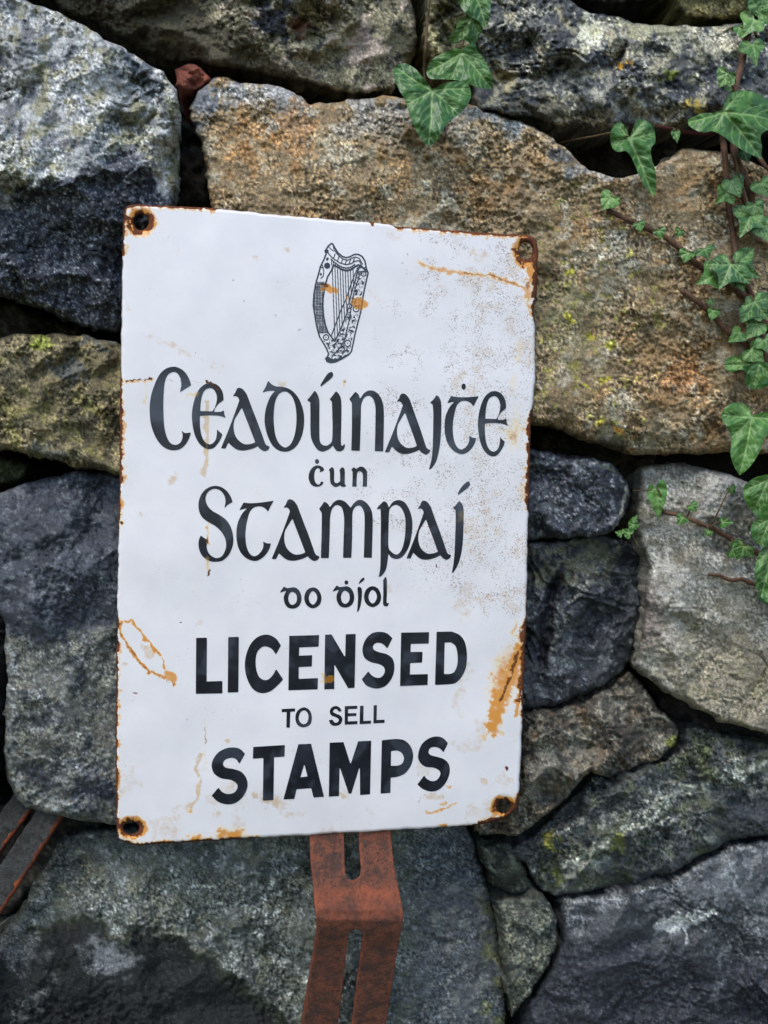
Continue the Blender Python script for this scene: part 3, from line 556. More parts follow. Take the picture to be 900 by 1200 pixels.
make_stone([(578, 1052), (606, 1050), (638, 1050), (652, 1074), (655, 1106), (644, 1132), (620, 1166), (598, 1196), (594, 1150), (588, 1090)],
           [(622, 1100, 0.032, 0.6, 0.2), (600, 1140, 0.036, -4, 2)], p_wedge, 30, R=6, drop=0.018, facet=0.005, fsc=30, label='narrow wedge of pale green stone')
def p_brick(p): p.base((132, 76, 62), (150, 92, 76), (108, 60, 50)).grain(0.2)
make_stone([(203, 80), (226, 74), (248, 92), (236, 104), (218, 108), (208, 98)], [(224, 92, 0.062, 0.5, 0)], p_brick, 31, R=5, drop=0.006, facet=0.003, fsc=18, low=0.001, jit=1, label='small chip of red brick wedged in a joint')
for sd, pl, dp in ((61, [(0, 350), (60, 372), (110, 388), (90, 400), (-60, 402), (-60, 345)], 0.10), (62, [(205, 110), (240, 90), (250, 200), (255, 300), (200, 300)], 0.125), (63, [(240, 70), (470, 80), (460, 125), (360, 135), (240, 100)], 0.11),
                   (64, [(660, 135), (790, 135), (800, 215), (680, 215)], 0.10), (65, [(620, 480), (770, 520), (760, 560), (620, 540)], 0.11), (66, [(720, 540), (765, 540), (770, 680), (715, 640)], 0.10), (67, [(730, 760), (960, 850), (960, 900), (790, 860)], 0.11), (68, [(540, 950), (620, 960), (640, 1070), (610, 1210), (570, 1210)], 0.11), (69, [(-60, 940), (140, 940), (140, 1000), (-60, 1110)], 0.085)):
    make_stone(pl, [(pl[0][0], pl[0][1], dp, 0, 0)], p_plain((58, 56, 50)), sd, step=3.5, back=0.12, facet=0.004, fsc=30)
# the wall goes on beyond the frame
rng = random.Random(5)
def wpx(X, Z):                                # wall point -> photo pixel (inverse of at) on the plane Y = 0.02
    p = np.array([X, 0.02, Z]) - CAM
    q = RS @ np.array([p[0], -p[2], p[1]]); return (q[0] / q[2] * FPX + 450, q[1] / q[2] * FPX + 600)
cs = [at(np.array([a]), np.array([b]), 0.03)[0] for a, b in ((-80, -70), (985, -70), (985, 1290), (-80, 1290))]
FX0, FX1 = min(c[0] for c in cs[::3]) , max(c[0] for c in cs[1:3]); FZ0, FZ1 = (cs[2][2] + cs[3][2]) / 2, (cs[0][2] + cs[1][2]) / 2
def rows(x0, x1, z0, z1):
    n = max(1, round((z1 - z0) / 0.17)); zs = [z0 + (z1 - z0) * (i + (rng.uniform(-0.2, 0.2) if 0 < i < n else 0)) / n for i in range(n + 1)]
    for a, b in zip(zs, zs[1:]):
        x = x0
        while x < x1 - 0.02:
            w = rng.uniform(0.18, 0.36)
            if x1 - x - w < 0.12: w = x1 - x
            j = lambda s=0.014: rng.uniform(-s, s)
            c = [(x + 0.006, a + 0.006), (x + w * 0.5, a + 0.006 + abs(j())), (x + w - 0.006, a + 0.006), (x + w - 0.006 - abs(j()), (a + b) / 2), (x + w - 0.008 - abs(j(0.02)), b - 0.006), (x + w * 0.5, b - 0.006 - abs(j())), (x + 0.008 + abs(j(0.02)), b - 0.006), (x + 0.006 + abs(j()), (a + b) / 2)]
            yield c; x += w
def wall_stone(c, seed):
    global at
    keep = at
    U = 0.00064
    at = lambda x, y, Y: np.stack([np.asarray(x) * U, np.broadcast_to(Y, np.shape(x)), -np.asarray(y) * U], -1)
    P = [(a / U, -b / U) for a, b in c][::-1]
    ctr = np.mean(P, 0); tone = rng.choice([(96, 100, 104), (120, 122, 122), (126, 110, 84), (70, 75, 84), (108, 102, 80), (136, 136, 130)])
    make_stone(P, [(ctr[0], ctr[1], rng.uniform(0.012, 0.035), rng.uniform(-0.8, 0.8), rng.uniform(-1, 0.6)), (ctr[0], ctr[1] - 60, 0.03, rng.uniform(-2, 2), -3)], p_plain(tone), seed, R=14, drop=0.03, facet=0.006, fsc=90, fine=0.0005, step=6.5, jit=5)
    at = keep
k = 200
for blk in ((-1.7, FX0 - 0.005, FZ0, FZ1), (FX1 + 0.005, 1.7, FZ0, FZ1), (-1.7, 1.7, FZ1 + 0.005, 1.98), (-1.7, 1.7, 0.0, FZ0 - 0.005)):
    for c in rows(*blk):
        wall_stone(c, k); k += 1

# ------------------------------------------------------------------ the enamel sign
sign = thing('enamel_sign', 'white rust-stained enamel sign with Irish and English black lettering and a harp', 'sign')
def plate_Y(x, y):                            # slightly domed plate whose lower right corner curls back
    P = at(x, y, 0.0 * np.asarray(x)); u = P[..., 0] / 0.15; v = (P[..., 2] - ZC) / 0.225
    dome = 0.0035 * (np.abs(u) ** 3.5 + np.abs(v) ** 4.5) - 0.0025
    curl = 0.004 * sm(ell(x, y, 612, 968, 60, 40, -20), 0, 1)
    wav = 0.0009 * fbm(np.asarray(x, float), np.asarray(y, float), 130, 2, 5)
    return dome + curl + wav
def wear(x, y):
    n1 = fbm(x, y, 10, 3, 901, 0.7); n2 = fbm(x, y, 28, 3, 902, 0.6); n3 = fbm(x, y, 60, 3, 903)
    rust = np.zeros_like(x); amber = rust.copy(); pale = rust.copy()
    xw, yw = x + 1.6 * n1, y + 1.6 * fbm(x, y, 10, 3, 904, 0.7)
    d, _, _ = poly_sdf(x, y, SIGN_POLY)
    def mx(a, b): np.maximum(a, b, out=a)
    # rim: how far rust has crept in, by place along the edge
    w = np.full(x.shape, 0.5) + 0.5 * n2
    L = x < 200; Rr = x > 560; T = y < 300; B = y > 900
    for (cond, axis, kn) in ((L & ~T, y, [(240, .2), (330, .2), (430, .3), (448, 2.4), (520, 3.4), (560, 3.2), (580, 1.6), (600, 2.0), (616, 1.8), (630, .3), (700, .3), (728, 1.8), (760, 2.6), (860, 2.2), (960, 2.6), (990, 2.5)]),
                             (T, x, [(140, 2.5), (200, 2.2), (252, 2.4), (258, .4), (335, .4), (430, .5), (458, .6), (466, 2.2), (600, 3.0), (640, 3)]),
                             (Rr & ~T, y, [(280, 5), (320, 6), (345, 5), (362, 3), (380, .8), (440, .4), (478, .6), (486, 4.0), (590, 4.2), (600, .8), (720, 1.0), (735, 4), (765, 4), (790, 3), (840, 2), (850, .4), (925, .5), (940, 4)]),
                             (B & ~L & ~Rr, x, [(180, 2.5), (290, 1.5), (310, .3), (500, .4), (570, 2), (620, 4)])):
        w = np.where(cond, np.interp(axis, [a for a, b in kn], [b for a, b in kn]) * (1 + 0.5 * n1), w)
    mx(rust, sm(w - d, -1.0, 1.2)); mx(amber, 0.75 * sm(w + 3.5 + 2 * n1 - d, -1, 3.5) * sm(w, 1.0, 2.5))
    hole = ((165.5, 260.5, 14.5, 14), (616, 294, 12.5, 16), (154, 970, 15, 11), (590, 945, 13, 10.5))
    for (a, b, rx, ry) in hole:
        e = ell(xw, yw, a, b, rx, ry); mx(rust, sm(e + 0.25 * n1, -0.12, 0.12)); mx(amber, sm(e, -0.55, 0.0))
    def spot(arr, cx, cy, rx, ry, rot=0, amt=1.0, soft=0.6): mx(arr, amt * sm(ell(xw, yw, cx, cy, rx, ry, rot) + 0.25 * n1, 0, soft))
    def line(arr, pts, wd, amt=1.0, soft=1.0): dd, t = segd(xw, yw, pts); mx(arr, amt * sm(wd * (1 + 0.5 * n1) - dd, -soft * 0.5, soft * 0.6)); return t
    for (a, b, rx, ry) in ((347, 252, 9, 5), (436, 262, 6, 4), (592, 275, 22, 6), (500, 268, 8, 4), (141, 590, 8, 12), (142, 613, 6, 7), (195, 986, 11, 10), (230, 984, 15, 11), (272, 979, 32, 16), (520, 967, 10, 5), (300, 982, 10, 5)): spot(amber, a, b, rx, ry, 0, 1.0, 0.9)
    spot(rust, 436, 263, 4, 2.5); spot(rust, 142, 613, 4, 4, 0, .8); spot(rust, 272, 983, 14, 3, 0, .6); spot(amber, 622, 320, 9, 28, 0, 1, .8); spot(rust, 620, 333, 9, 13, 0, .52, 1.0); spot(rust, 623, 312, 6, 9, 0, .5, 1.0); spot(amber, 618, 345, 9, 22, 0, .8, 1.0)
    line(amber, [(490, 308), (512, 315), (545, 321), (575, 323), (600, 331), (616, 338)], 3.2, 0.75, 3); line(rust, [(545, 321), (575, 323), (600, 331), (614, 337)], 1.2, 0.55)
    # right edge: grainy patches and the big run
    for (a, b, rx, ry, am) in ((603, 508, 15, 32, .62), (596, 505, 26, 12, .45), (612, 575, 7, 24, .5), (608, 412, 7, 30, .45), (602, 450, 8, 22, .42), (570, 500, 20, 8, .3), (541, 605, 9, 14, .4), (548, 640, 10, 12, .3), (588, 798, 26, 56, .8), (545, 724, 8, 6, .35)): spot(amber, a, b, rx, ry, 8, am, 1.0)
    spot(rust, 604, 512, 10, 22, 0, .42, 1.0)
    line(amber, [(610, 758), (601, 786), (589, 813), (580, 838), (577, 852)], 10, 1.0, 12); line(rust, [(607, 766), (600, 788), (586, 822)], 2.4, .7, 3); line(amber, [(577, 845), (583, 856), (590, 860)], 2.5, .6, 3); line(amber, [(611, 760), (609, 800), (605, 838)], 3, .9, 3); line(rust, [(612, 740), (612, 755), (611, 790), (608, 822)], 1.8, .7)
    spot(amber, 603, 735, 4, 12, 15, .7); spot(amber, 568, 866, 4, 6, 20, .55); spot(rust, 594, 901, 2.6, 2, 0, .8); spot(pale, 568, 916, 6, 6, 0, .6); spot(amber, 570, 916, 2, 2, 0, .7)
    # the looped drip near the left edge
    line(rust, [(143, 729), (139.5, 740), (148, 754), (156, 764), (165, 778), (175, 787), (188, 791), (197, 800), (205, 803)], 1.0, .52, 1.2); line(amber, [(143, 729), (139.5, 740), (150, 757), (165, 778), (175, 787), (190, 792), (205, 802)], 2.2, .9, 2)
    line(amber, [(146, 728), (154, 727), (162, 737), (170, 748), (181, 760), (189, 772), (193, 783)], 2.0, .95, 2); line(rust, [(183, 763), (189, 772), (192, 781)], 1.0, .42)
    spot(amber, 200, 793, 11, 7.5, 38, .85, .4); spot(pale, 173, 765, 16, 9, 50, .6); spot(rust, 158, 814, 6, 2.5, 0, .6); spot(pale, 146, 778, 7, 4, 0, .6)
    # scratches and small runs
    line(rust, [(147, 447), (165, 444), (178, 444)], 1.2, .8); line(rust, [(178, 444), (195, 446), (215, 448), (238, 448)], .55, .5); line(amber, [(147, 447), (178, 445)], 2.2, .7, 2); line(amber, [(171, 446), (171, 468), (170, 471)], 1.2, .6)
    line(rust, [(242, 447), (250, 450), (256, 456)], 1.0, .8); line(amber, [(216, 466), (222, 461), (232, 462)], 2.0, .55, 2); line(pale, [(242, 472), (242, 510), (241, 545), (238, 558)], 3.5, .75, 4); line(amber, [(242, 500), (242, 545)], 1.2, .38, 2)
    line(amber, [(243, 612), (243.5, 630), (244, 640)], 1.6, .75, 2); line(amber, [(243, 655), (244, 670)], 2.2, .6, 3); spot(rust, 245, 671, 2, 6, 8, .9); spot(rust, 243.5, 634, 1.6, 5, 0, .7)
    spot(rust, 511, 664, 1.6, 6, -8, .85); line(rust, [(240, 852), (241, 870)], 1.0, .6); line(amber, [(240, 845), (240, 895)], 1.2, .5); line(rust, [(241, 843), (241, 812)], .4, .5)
    spot(amber, 222, 951, 5, 6, 20, .8); spot(rust, 223, 952, 2.5, 3, 0, .45); line(pale, [(223, 948), (231, 935), (235, 918), (229, 900), (236, 884)], 2.4, .8, 3); line(amber, [(226, 944), (233, 928), (231, 905)], .9, .4)
    line(amber, [(500, 953), (516, 950), (535, 942)], 1.6, .75, 1.5); line(rust, [(501, 953), (520, 949), (534, 942)], .6, .5); line(rust, [(493, 934), (492, 942), (487, 947)], .7, .55); spot(amber, 526, 922, 5, 3, 0, .7); spot(pale, 506, 934, 18, 6, 0, .6); line(amber, [(514, 943), (524, 940)], 1.6, .7)
    for (a, b, rx, ry, rot, am) in ((203, 562, 14, 8, -50, .8), (165, 603, 5, 9, 0, .7), (212, 410, 48, 9, 26, .55), (175, 394, 12, 9, 0, .55), (298, 303, 9, 9, 0, .6), (336, 293, 7, 7, 0, .8), (150, 362, 11, 11, 0, .5), (320, 940, 30, 16, 10, .75), (300, 932, 6, 9, 0, .8), (402, 933, 12, 6, 20, .8), (268, 869, 6, 5, 0, .7), (235, 730, 6, 10, 0, .5), (440, 350, 22, 26, 0, .4), (255, 430, 20, 10, 0, .45), (318, 450, 10, 7, 0, .4), (404, 447, 3, 10, 0, .9), (331, 450, 14, 8, 0, .5), (425, 289, 3, 3, 0, .8), (600, 380, 20, 40, 0, .45), (560, 300, 30, 14, 0, .5), (545, 720, 14, 10, 0, .6), (425, 700, 20, 14, 0, .35), (460, 275, 30, 10, 20, .4), (455, 690, 10, 10, 0, .5), (255, 955, 12, 10, 0, .5), (345, 955, 26, 8, 0, .5)): spot(pale, a, b, rx, ry, rot, am, 1.0)
    spot(rust, 404.5, 447, 1.4, 3.5, 0, .55); spot(amber, 404, 449, 2.5, 7, 0, .4)
    spot(amber, 386, 339, 13, 6.5, 14, 1, .4); spot(rust, 381, 334, 7, 2.6, 12, .66); spot(rust, 388, 337, 5, 1.6, 18, .55); spot(amber, 420, 355, 14, 8, 14, 1, .4); spot(rust, 413, 351, 6, 4, 0, .5); spot(amber, 386, 796, 8, 6, 0, 1, .5); spot(amber, 380, 796, 6, 9, 0, .6)
    for (a, b) in ((323, 370), (350, 388), (274, 330), (352, 386), (228, 414), (232, 415), (285, 352), (478, 298), (472, 308), (513, 348), (212, 730), (218, 845), (300, 762)): spot(rust, a, b, 1.6, 1.3, 0, .8)
    mx(amber, 0.85 * sm(ell(x, y, 591, 795, 27, 68, 14), 0, 1.0)); mx(amber, 0.5 * sm(ell(x, y, 270, 976, 34, 14, 0), 0, 1.0)); mx(amber, 0.35 * sm(ell(x, y, 604, 500, 18, 60, 4), 0, 1.0))
    sp = 0.22 + 0.25 * n3 + 0.75 * sm(x - 455 + 0.25 * (y - 430) + 60 * n2, -40, 90) * sm(735 - y + 0.55 * (x - 560), -40, 60)
    sp = sp * (0.72 + 0.45 * sm(n2 + 0.6 * n1, -0.4, 0.6)); sp = np.maximum(sp, 0.7 * ell(x, y, 600, 760, 70, 90)); sp = sp * (1 - 0.8 * sm(ell(x, y, 440, 640, 60, 26, 0), 0, .5))
    pale = np.maximum(pale, 0.42 * sm(n3 + 0.5 * n2, 0.1, 0.7) * np.clip(0.35 + sm(x, 430, 600) + sm(y, 860, 960), 0, 1))
    return np.stack([rust, amber, np.clip(sp, 0, 1), np.clip(pale, 0, 1)], 1)

def circ(cx, cy, rx, ry, n=40):
    a = np.arange(n) / n * 2 * math.pi; return np.stack([cx + rx * np.cos(a), cy + ry * np.sin(a)], 1)
HOLES = ((165.5, 260.5, 8.6, 9.2), (616, 294, 8.0, 10.4), (154, 970, 9.0, 7.2), (590, 945, 8.0, 7.8))
outl = spline(SIGN_PX, 3.0); outl = outl + 0.6 * np.stack([fbm(outl[:, 0], outl[:, 1], 14, 3, 31), fbm(outl[:, 0], outl[:, 1], 14, 3, 32)], 1)
SIGN_POLY = [outl]
x, y, d, q, be = fill([outl] + [circ(*h) for h in HOLES], 1.25)
Yp = plate_Y(x, y)
Yp = Yp + 0.0022 * sm(3.0 - d, 0, 3.0) ** 2   # edges of plate and holes are rolled back
for h in HOLES:                               # dished rim round each screw hole
    Yp = Yp + 0.0012 * sm(ell(x, y, h[0], h[1], h[2] * 2, h[3] * 2), 0, 0.5)
plate = mesh_obj('plate', at(x, y, Yp), q, M_WHITE, sign, {'wear': wear(x, y)})
so = plate.modifiers.new('thickness', 'SOLIDIFY'); so.thickness = 0.0016; so.offset = -1

def ink(polys, step, lift=0.00022, name='letter'):
    x, y, d, q, be = fill(polys, step)
    return mesh_obj(name, at(x, y, plate_Y(x, y) - lift), q, M_BLACK, sign, {'wear': letter_wear(x, y)})
def letter_wear(x, y):
    w = wear(x, y); w[:, 3] = np.clip(0.9 * sm(ell(x, y, 205, 470, 60, 42), 0, .6) + 0.9 * sm(ell(x, y, 318, 452, 22, 16), 0, .6) + 0.7 * sm(ell(x, y, 540, 560, 60, 110), 0, .8) + 0.5 * sm(fbm(x, y, 40, 3, 77), 0.1, 0.6), 0, 1)
    inside = sm(ell(x, y, 400, 640, 200, 330), 0, 0.05); w[:, 2] = 0
    return w
def zc(pts, ox, oy, s): return [(ox + p[0] / s, oy + p[1] / s) + tuple(p[2:]) for p in pts]
# outlines: points on the contour, third entry = corner
C = 1
gC = [(405, 235, C), (385, 175), (345, 115), (290, 80), (240, 73), (180, 92), (125, 145), (80, 240), (50, 340), (40, 450), (50, 570), (80, 665), (120, 735), (165, 780), (215, 803), (260, 807), (310, 795), (355, 755), (385, 705), (403, 650, C), (350, 655), (318, 630, C), (330, 670), (325, 710), (305, 745), (265, 760), (225, 745), (195, 700), (172, 620), (163, 520), (160, 400), (165, 280), (175, 200), (200, 145), (240, 120), (280, 128), (310, 175), (318, 230), (312, 270), (303, 300, C), (345, 272)]
ge = [(690, 365, C), (685, 310), (665, 265), (630, 230), (580, 215), (530, 225), (480, 265), (445, 330), (420, 420), (411, 510), (420, 600), (440, 680), (475, 745), (520, 785), (560, 797), (605, 785), (645, 740), (668, 700), (680, 665, C), (655, 645), (632, 622, C), (630, 670), (620, 715), (595, 745), (565, 755), (530, 738), (505, 700), (488, 640), (481, 570), (482, 505, C), (560, 500), (640, 503), (690, 515), (718, 533, C), (700, 500), (692, 455, C), (670, 468), (640, 470), (605, 470, C), (618, 435), (645, 400)]
ge2 = [(485, 462, C), (488, 400), (500, 330), (525, 280), (570, 260), (605, 275), (628, 320), (630, 370), (615, 425), (592, 465, C)]
ga = [(480, 235, C), (505, 205), (520, 170), (540, 158), (570, 170), (600, 210), (615, 250), (650, 350), (690, 460), (720, 550), (745, 625), (762, 646), (782, 652, C), (775, 675), (755, 690), (735, 693), (705, 675), (685, 652, C), (650, 670), (600, 685), (555, 690), (510, 680), (470, 650), (445, 622, C), (420, 675, C), (383, 673, C), (450, 510), (510, 350), (540, 265, C), (530, 240), (510, 228)]
ga2 = [(560, 325, C), (590, 410), (630, 520), (665, 620, C), (620, 635), (575, 635), (535, 610), (505, 570), (490, 510), (495, 440), (520, 390)]
gd = [(182, 195, C), (210, 225), (250, 245), (310, 250), (370, 270), (420, 310), (460, 370), (488, 450), (498, 530), (492, 620), (470, 700), (430, 770), (380, 808), (330, 820), (275, 808), (225, 770), (185, 700), (160, 620), (150, 540), (160, 450), (185, 370), (215, 315), (245, 285, C), (190, 285), (128, 300, C), (155, 260)]
gd2 = [(325, 290), (365, 305), (400, 350), (422, 420), (430, 500), (428, 590), (412, 680), (385, 745), (350, 778), (320, 780), (280, 750), (250, 690), (235, 610), (230, 520), (235, 430), (250, 360), (280, 310)]
gu = [(590, 283, C), (610, 305), (625, 340), (632, 380), (632, 500), (633, 690), (642, 740), (665, 762), (700, 765), (735, 740), (745, 700), (748, 600), (745, 480), (742, 380, C), (722, 360, C), (750, 325), (778, 287, C), (805, 315), (822, 360), (826, 450), (824, 600), (822, 740), (832, 768), (852, 750, C), (857, 765), (845, 800), (815, 817), (785, 812), (765, 790), (752, 765, C), (720, 795), (680, 815), (650, 818), (615, 800), (580, 750), (558, 690), (553, 600), (553, 480), (552, 385, C), (523, 368, C), (555, 330)]
gacc = [(737, 118), (752, 135), (745, 165), (700, 205), (645, 248, C), (640, 235, C), (670, 185), (705, 135)]
gn = [(123, 142, C), (150, 165), (165, 205, C), (200, 155), (245, 132), (290, 138), (330, 170), (358, 220), (372, 290), (374, 400), (372, 520), (368, 667, C), (294, 665, C), (298, 520), (300, 380), (300, 280), (285, 215), (255, 182), (225, 180), (195, 205), (175, 260), (172, 350), (168, 500), (162, 662, C), (87, 660, C), (92, 500), (93, 350), (92, 240, C), (70, 208, C), (100, 170)]
gi = [(838, 170, C), (862, 195), (877, 240), (880, 330), (878, 440), (872, 560), (858, 660), (835, 750), (800, 808), (768, 830, C), (785, 770), (800, 680), (805, 560), (808, 420), (808, 320), (803, 255, C), (780, 238, C), (810, 210)]
gt = [(290, 255, C), (350, 265), (440, 265), (535, 257, C), (510, 300), (487, 350, C), (465, 320), (430, 300), (395, 298), (365, 310), (340, 340), (322, 400), (308, 480), (305, 560), (315, 640), (340, 700), (375, 725), (410, 712), (440, 675), (450, 640), (447, 602, C), (475, 620), (510, 625, C), (500, 665), (475, 710), (440, 745), (400, 765), (360, 762), (310, 735), (265, 680), (240, 610), (232, 520), (240, 440), (262, 380), (290, 335), (325, 303, C), (255, 318, C)]
gS = [(357, 212, C), (340, 165), (305, 115), (255, 80), (200, 70), (145, 85), (100, 120), (70, 170), (57, 230), (62, 290), (85, 340), (130, 380), (200, 420), (255, 470), (290, 530), (300, 590), (290, 640), (265, 685), (225, 705), (185, 695), (150, 665), (132, 625), (130, 590), (145, 550, C), (110, 530), (78, 507, C), (62, 540), (57, 590), (70, 650), (105, 700), (160, 732), (215, 737), (270, 725), (320, 680), (350, 620), (363, 560), (358, 490), (335, 420), (295, 365), (240, 325), (180, 290), (140, 250), (120, 200), (122, 160), (145, 120), (190, 97), (240, 105), (275, 140), (293, 185), (292, 230), (280, 275, C), (310, 240)]
gm = [(300, 170, C), (330, 190), (350, 220, C), (385, 175), (430, 155), (480, 170), (515, 205), (532, 225, C), (565, 180), (610, 155), (655, 170), (695, 210), (718, 260), (726, 330), (724, 450), (718, 665, C), (647, 663, C), (652, 500), (655, 330), (648, 260), (625, 215), (600, 205), (570, 220), (550, 260), (546, 330), (545, 480), (538, 665, C), (465, 665, C), (470, 500), (475, 350), (470, 280), (455, 225), (420, 202), (390, 210), (365, 245), (352, 310), (348, 450), (340, 667, C), (270, 667, C), (275, 500), (278, 350), (278, 270, C), (255, 235, C), (280, 200)]
gp = [(113, 240, C), (140, 260), (155, 300, C), (190, 250), (240, 232), (290, 250), (330, 305), (355, 380), (362, 450), (355, 540), (335, 630), (300, 700), (260, 740), (215, 750), (175, 735), (150, 700, C), (145, 760), (130, 840), (95, 895), (65, 910, C), (78, 840), (82, 760), (83, 600), (85, 450), (83, 310, C), (45, 312, C), (75, 275)]
gp2 = [(157, 345), (168, 303), (200, 278), (235, 278), (270, 310), (295, 370), (302, 450), (295, 560), (275, 650), (245, 700), (215, 710), (175, 685), (152, 640), (152, 500)]
gi2 = [(773, 238, C), (800, 270), (812, 320), (812, 420), (808, 560), (795, 680), (770, 780), (735, 850), (705, 885, C), (722, 800), (732, 700), (738, 560), (742, 420), (742, 320, C), (718, 303, C), (745, 275)]
gacc2 = [(855, 68), (868, 85), (858, 115), (810, 155), (765, 188, C), (760, 178, C), (785, 130), (825, 85)]
sc_ = [(297, 152), (275, 120), (225, 103), (180, 115), (140, 155), (118, 215), (120, 270), (145, 325), (185, 350), (225, 352), (265, 340), (288, 312), (286, 297), (265, 293), (255, 302, C), (250, 320), (230, 328), (205, 315), (188, 280), (182, 225), (190, 175), (210, 140), (235, 138), (250, 155), (243, 183, C), (275, 175)]
su = [(350, 160, C), (385, 125), (410, 140), (416, 180), (416, 280), (430, 308), (455, 310), (485, 290, C), (485, 200), (478, 160, C), (505, 127), (530, 135), (540, 170), (540, 300), (545, 330), (560, 335, C), (540, 355), (505, 352), (485, 335, C), (450, 355), (415, 352), (380, 320), (368, 280), (366, 200), (362, 170)]
sn = [(615, 155, C), (645, 127), (675, 145, C), (720, 118), (760, 125), (790, 155), (802, 200), (800, 352, C), (750, 352, C), (752, 220), (735, 180), (710, 172), (690, 185), (682, 230), (678, 352, C), (628, 352, C), (632, 220), (630, 175)]
dd1 = [(18, 190, C), (30, 170), (50, 143, C), (75, 155), (130, 150), (165, 175), (182, 225), (175, 270), (150, 300), (112, 310), (75, 298), (52, 260), (50, 215), (68, 175, C)]
dd2 = [(112, 183), (140, 200), (148, 235), (140, 265), (115, 282), (92, 268), (82, 232), (92, 198)]
oo1 = [(268, 150), (310, 170), (332, 225), (318, 280), (268, 308), (220, 282), (203, 228), (222, 172)]
oo2 = [(268, 178), (292, 198), (300, 230), (290, 262), (268, 280), (245, 262), (237, 228), (247, 196)]
di = [(615, 145), (635, 160), (637, 210), (630, 270), (618, 315), (600, 342, C), (605, 280), (608, 220), (604, 160)]
dac = [(608, 127, C), (630, 90), (652, 76), (655, 92), (635, 110)]
dl = [(795, 100, C), (815, 68, C), (824, 90), (826, 180), (824, 262), (842, 265, C), (832, 290), (812, 292), (797, 275), (798, 190), (798, 110)]
def sharp(pts): return [p + (C,) for p in pts]
def moved(pts, a, b): return [(p[0] + a, p[1] + b) + tuple(p[2:]) for p in pts]
def aff(pts, src, dst):                       # map three source points on three target points
    A = np.array([[p[0], p[1], 1] for p in src], float); Mx = np.linalg.solve(A, np.array(dst, float))
    return [tuple(np.array([p[0], p[1], 1]) @ Mx) + tuple(p[2:]) for p in pts]
Z1 = (170, 420, 7.5); Z2 = (290, 420, 7.5); Z3 = (400, 440, 7.5); Z4 = (490, 430, 7.5); Z5 = (225, 560, 7.5); Z6 = (340, 565, 7.5); Z7 = (435, 555, 7.5); Z8 = (350, 535, 10.0); Z9 = (325, 665, 6.4286)
def draw(parts, step=0.9):
    return ink([spline(p, 0.7) for p in parts], step)
asrc = [(383, 673), (540, 158), (782, 652)]
def a_at(*dst): draw([aff(ga, asrc, dst), aff(ga2, asrc, dst)])
draw([zc(gC, *Z1)]); draw([zc(ge, *Z1), zc(ge2, *Z1)])
a_at((258.9, 525.3), (280.2, 454.4), (316, 523))
draw([zc(gd, *Z2), zc(gd2, *Z2)]); draw([zc(gu, *Z2), zc(gacc, *Z2)]); draw([zc(gn, *Z3)])
a_at((451, 529.7), (472, 461), (504.3, 527)); draw([zc(gi, *Z3)])
draw([zc(gt, *Z4), circ(490 + 400 / 7.5, 430 + 172 / 7.5, 2.5, 3.6)])
e_s = [(411, 510), (718, 533), (560, 797)]; e_d = [(560, 496.7), (596.3, 500.4), (577.3, 534.8)]
draw([aff(ge, e_s, e_d), aff(ge2, e_s, e_d)])
draw([zc(sc_, *Z8), circ(371.5, 540.7, 2.4, 2.8)], 0.6); draw([zc(su, *Z8)], 0.6); draw([zc(sn, *Z8)], 0.6)
draw([zc(gS, *Z5)])
t_s = [(232, 520), (535, 257), (380, 766)]; draw([aff(gt, t_s, [(277, 625.5), (321, 586.6), (298.5, 657.3)])])
a_at((318.3, 655), (339.6, 585), (374.3, 651.7)); draw([zc(gm, *Z6)]); draw([zc(gp, *Z7), zc(gp2, *Z7)])
a_at((476.3, 654.3), (496.5, 586.6), (528.6, 650.3)); draw([zc(gi2, *Z7), zc(gacc2, *Z7)])
draw([zc(dd1, *Z9), zc(dd2, *Z9)], 0.6); draw([zc(oo1, *Z9), zc(oo2, *Z9)], 0.6)
draw([zc(moved(dd1, 397, -8), *Z9), zc(moved(dd2, 397, -8), *Z9), circ(325 + 520 / 6.4286, 665 + 113 / 6.4286, 2.2, 2.5)], 0.6)
draw([zc(di, *Z9), zc(dac, *Z9)], 0.6); draw([zc(moved(oo1, 450, -9), *Z9), zc(moved(oo2, 450, -9), *Z9)], 0.6); draw([zc(dl, *Z9)], 0.6)
ZA = (220, 730, 5.294); ZB = (380, 730, 5.294); ZT = (320, 820, 6.4286); ZS = (240, 855, 6.0); ZM = (380, 855, 6.0)
draw([zc(sharp([(52, 93), (119, 91), (117, 363), (215, 360), (215, 437), (50, 440)]), *ZA)]); draw([zc(sharp([(251, 88), (317, 86), (314, 430), (248, 432)]), *ZA)])
draw([zc([(578, 140, C), (545, 95), (490, 72), (430, 90), (385, 140), (360, 210), (355, 280), (370, 350), (405, 410), (455, 435), (510, 425), (560, 385), (592, 350, C), (548, 285, C), (530, 320), (500, 350), (470, 353), (440, 330), (424, 280), (422, 220), (435, 175), (465, 148), (495, 148), (525, 165), (547, 197, C)], *ZA)])
draw([zc(sharp([(630, 80), (815, 75), (812, 147), (692, 152), (690, 203), (772, 200), (770, 270), (689, 274), (688, 347), (808, 342), (806, 412), (624, 418)]), *ZA)])
draw([zc(sharp([(5, 73), (45, 71), (130, 215), (133, 70), (195, 68), (188, 403), (148, 405), (62, 255), (62, 410), (0, 412)]), *ZB)])
draw([zc([(423, 95, C), (390, 65), (345, 55), (295, 65), (255, 105), (237, 165), (250, 215), (290, 243), (340, 255), (370, 275), (375, 305), (355, 335), (325, 340), (295, 325), (273, 300, C), (233, 350, C), (265, 390), (325, 407), (380, 390), (420, 340), (435, 280), (425, 225), (390, 195), (345, 183), (310, 168), (302, 145), (320, 125), (350, 125), (375, 140), (390, 160, C)], *ZB)])
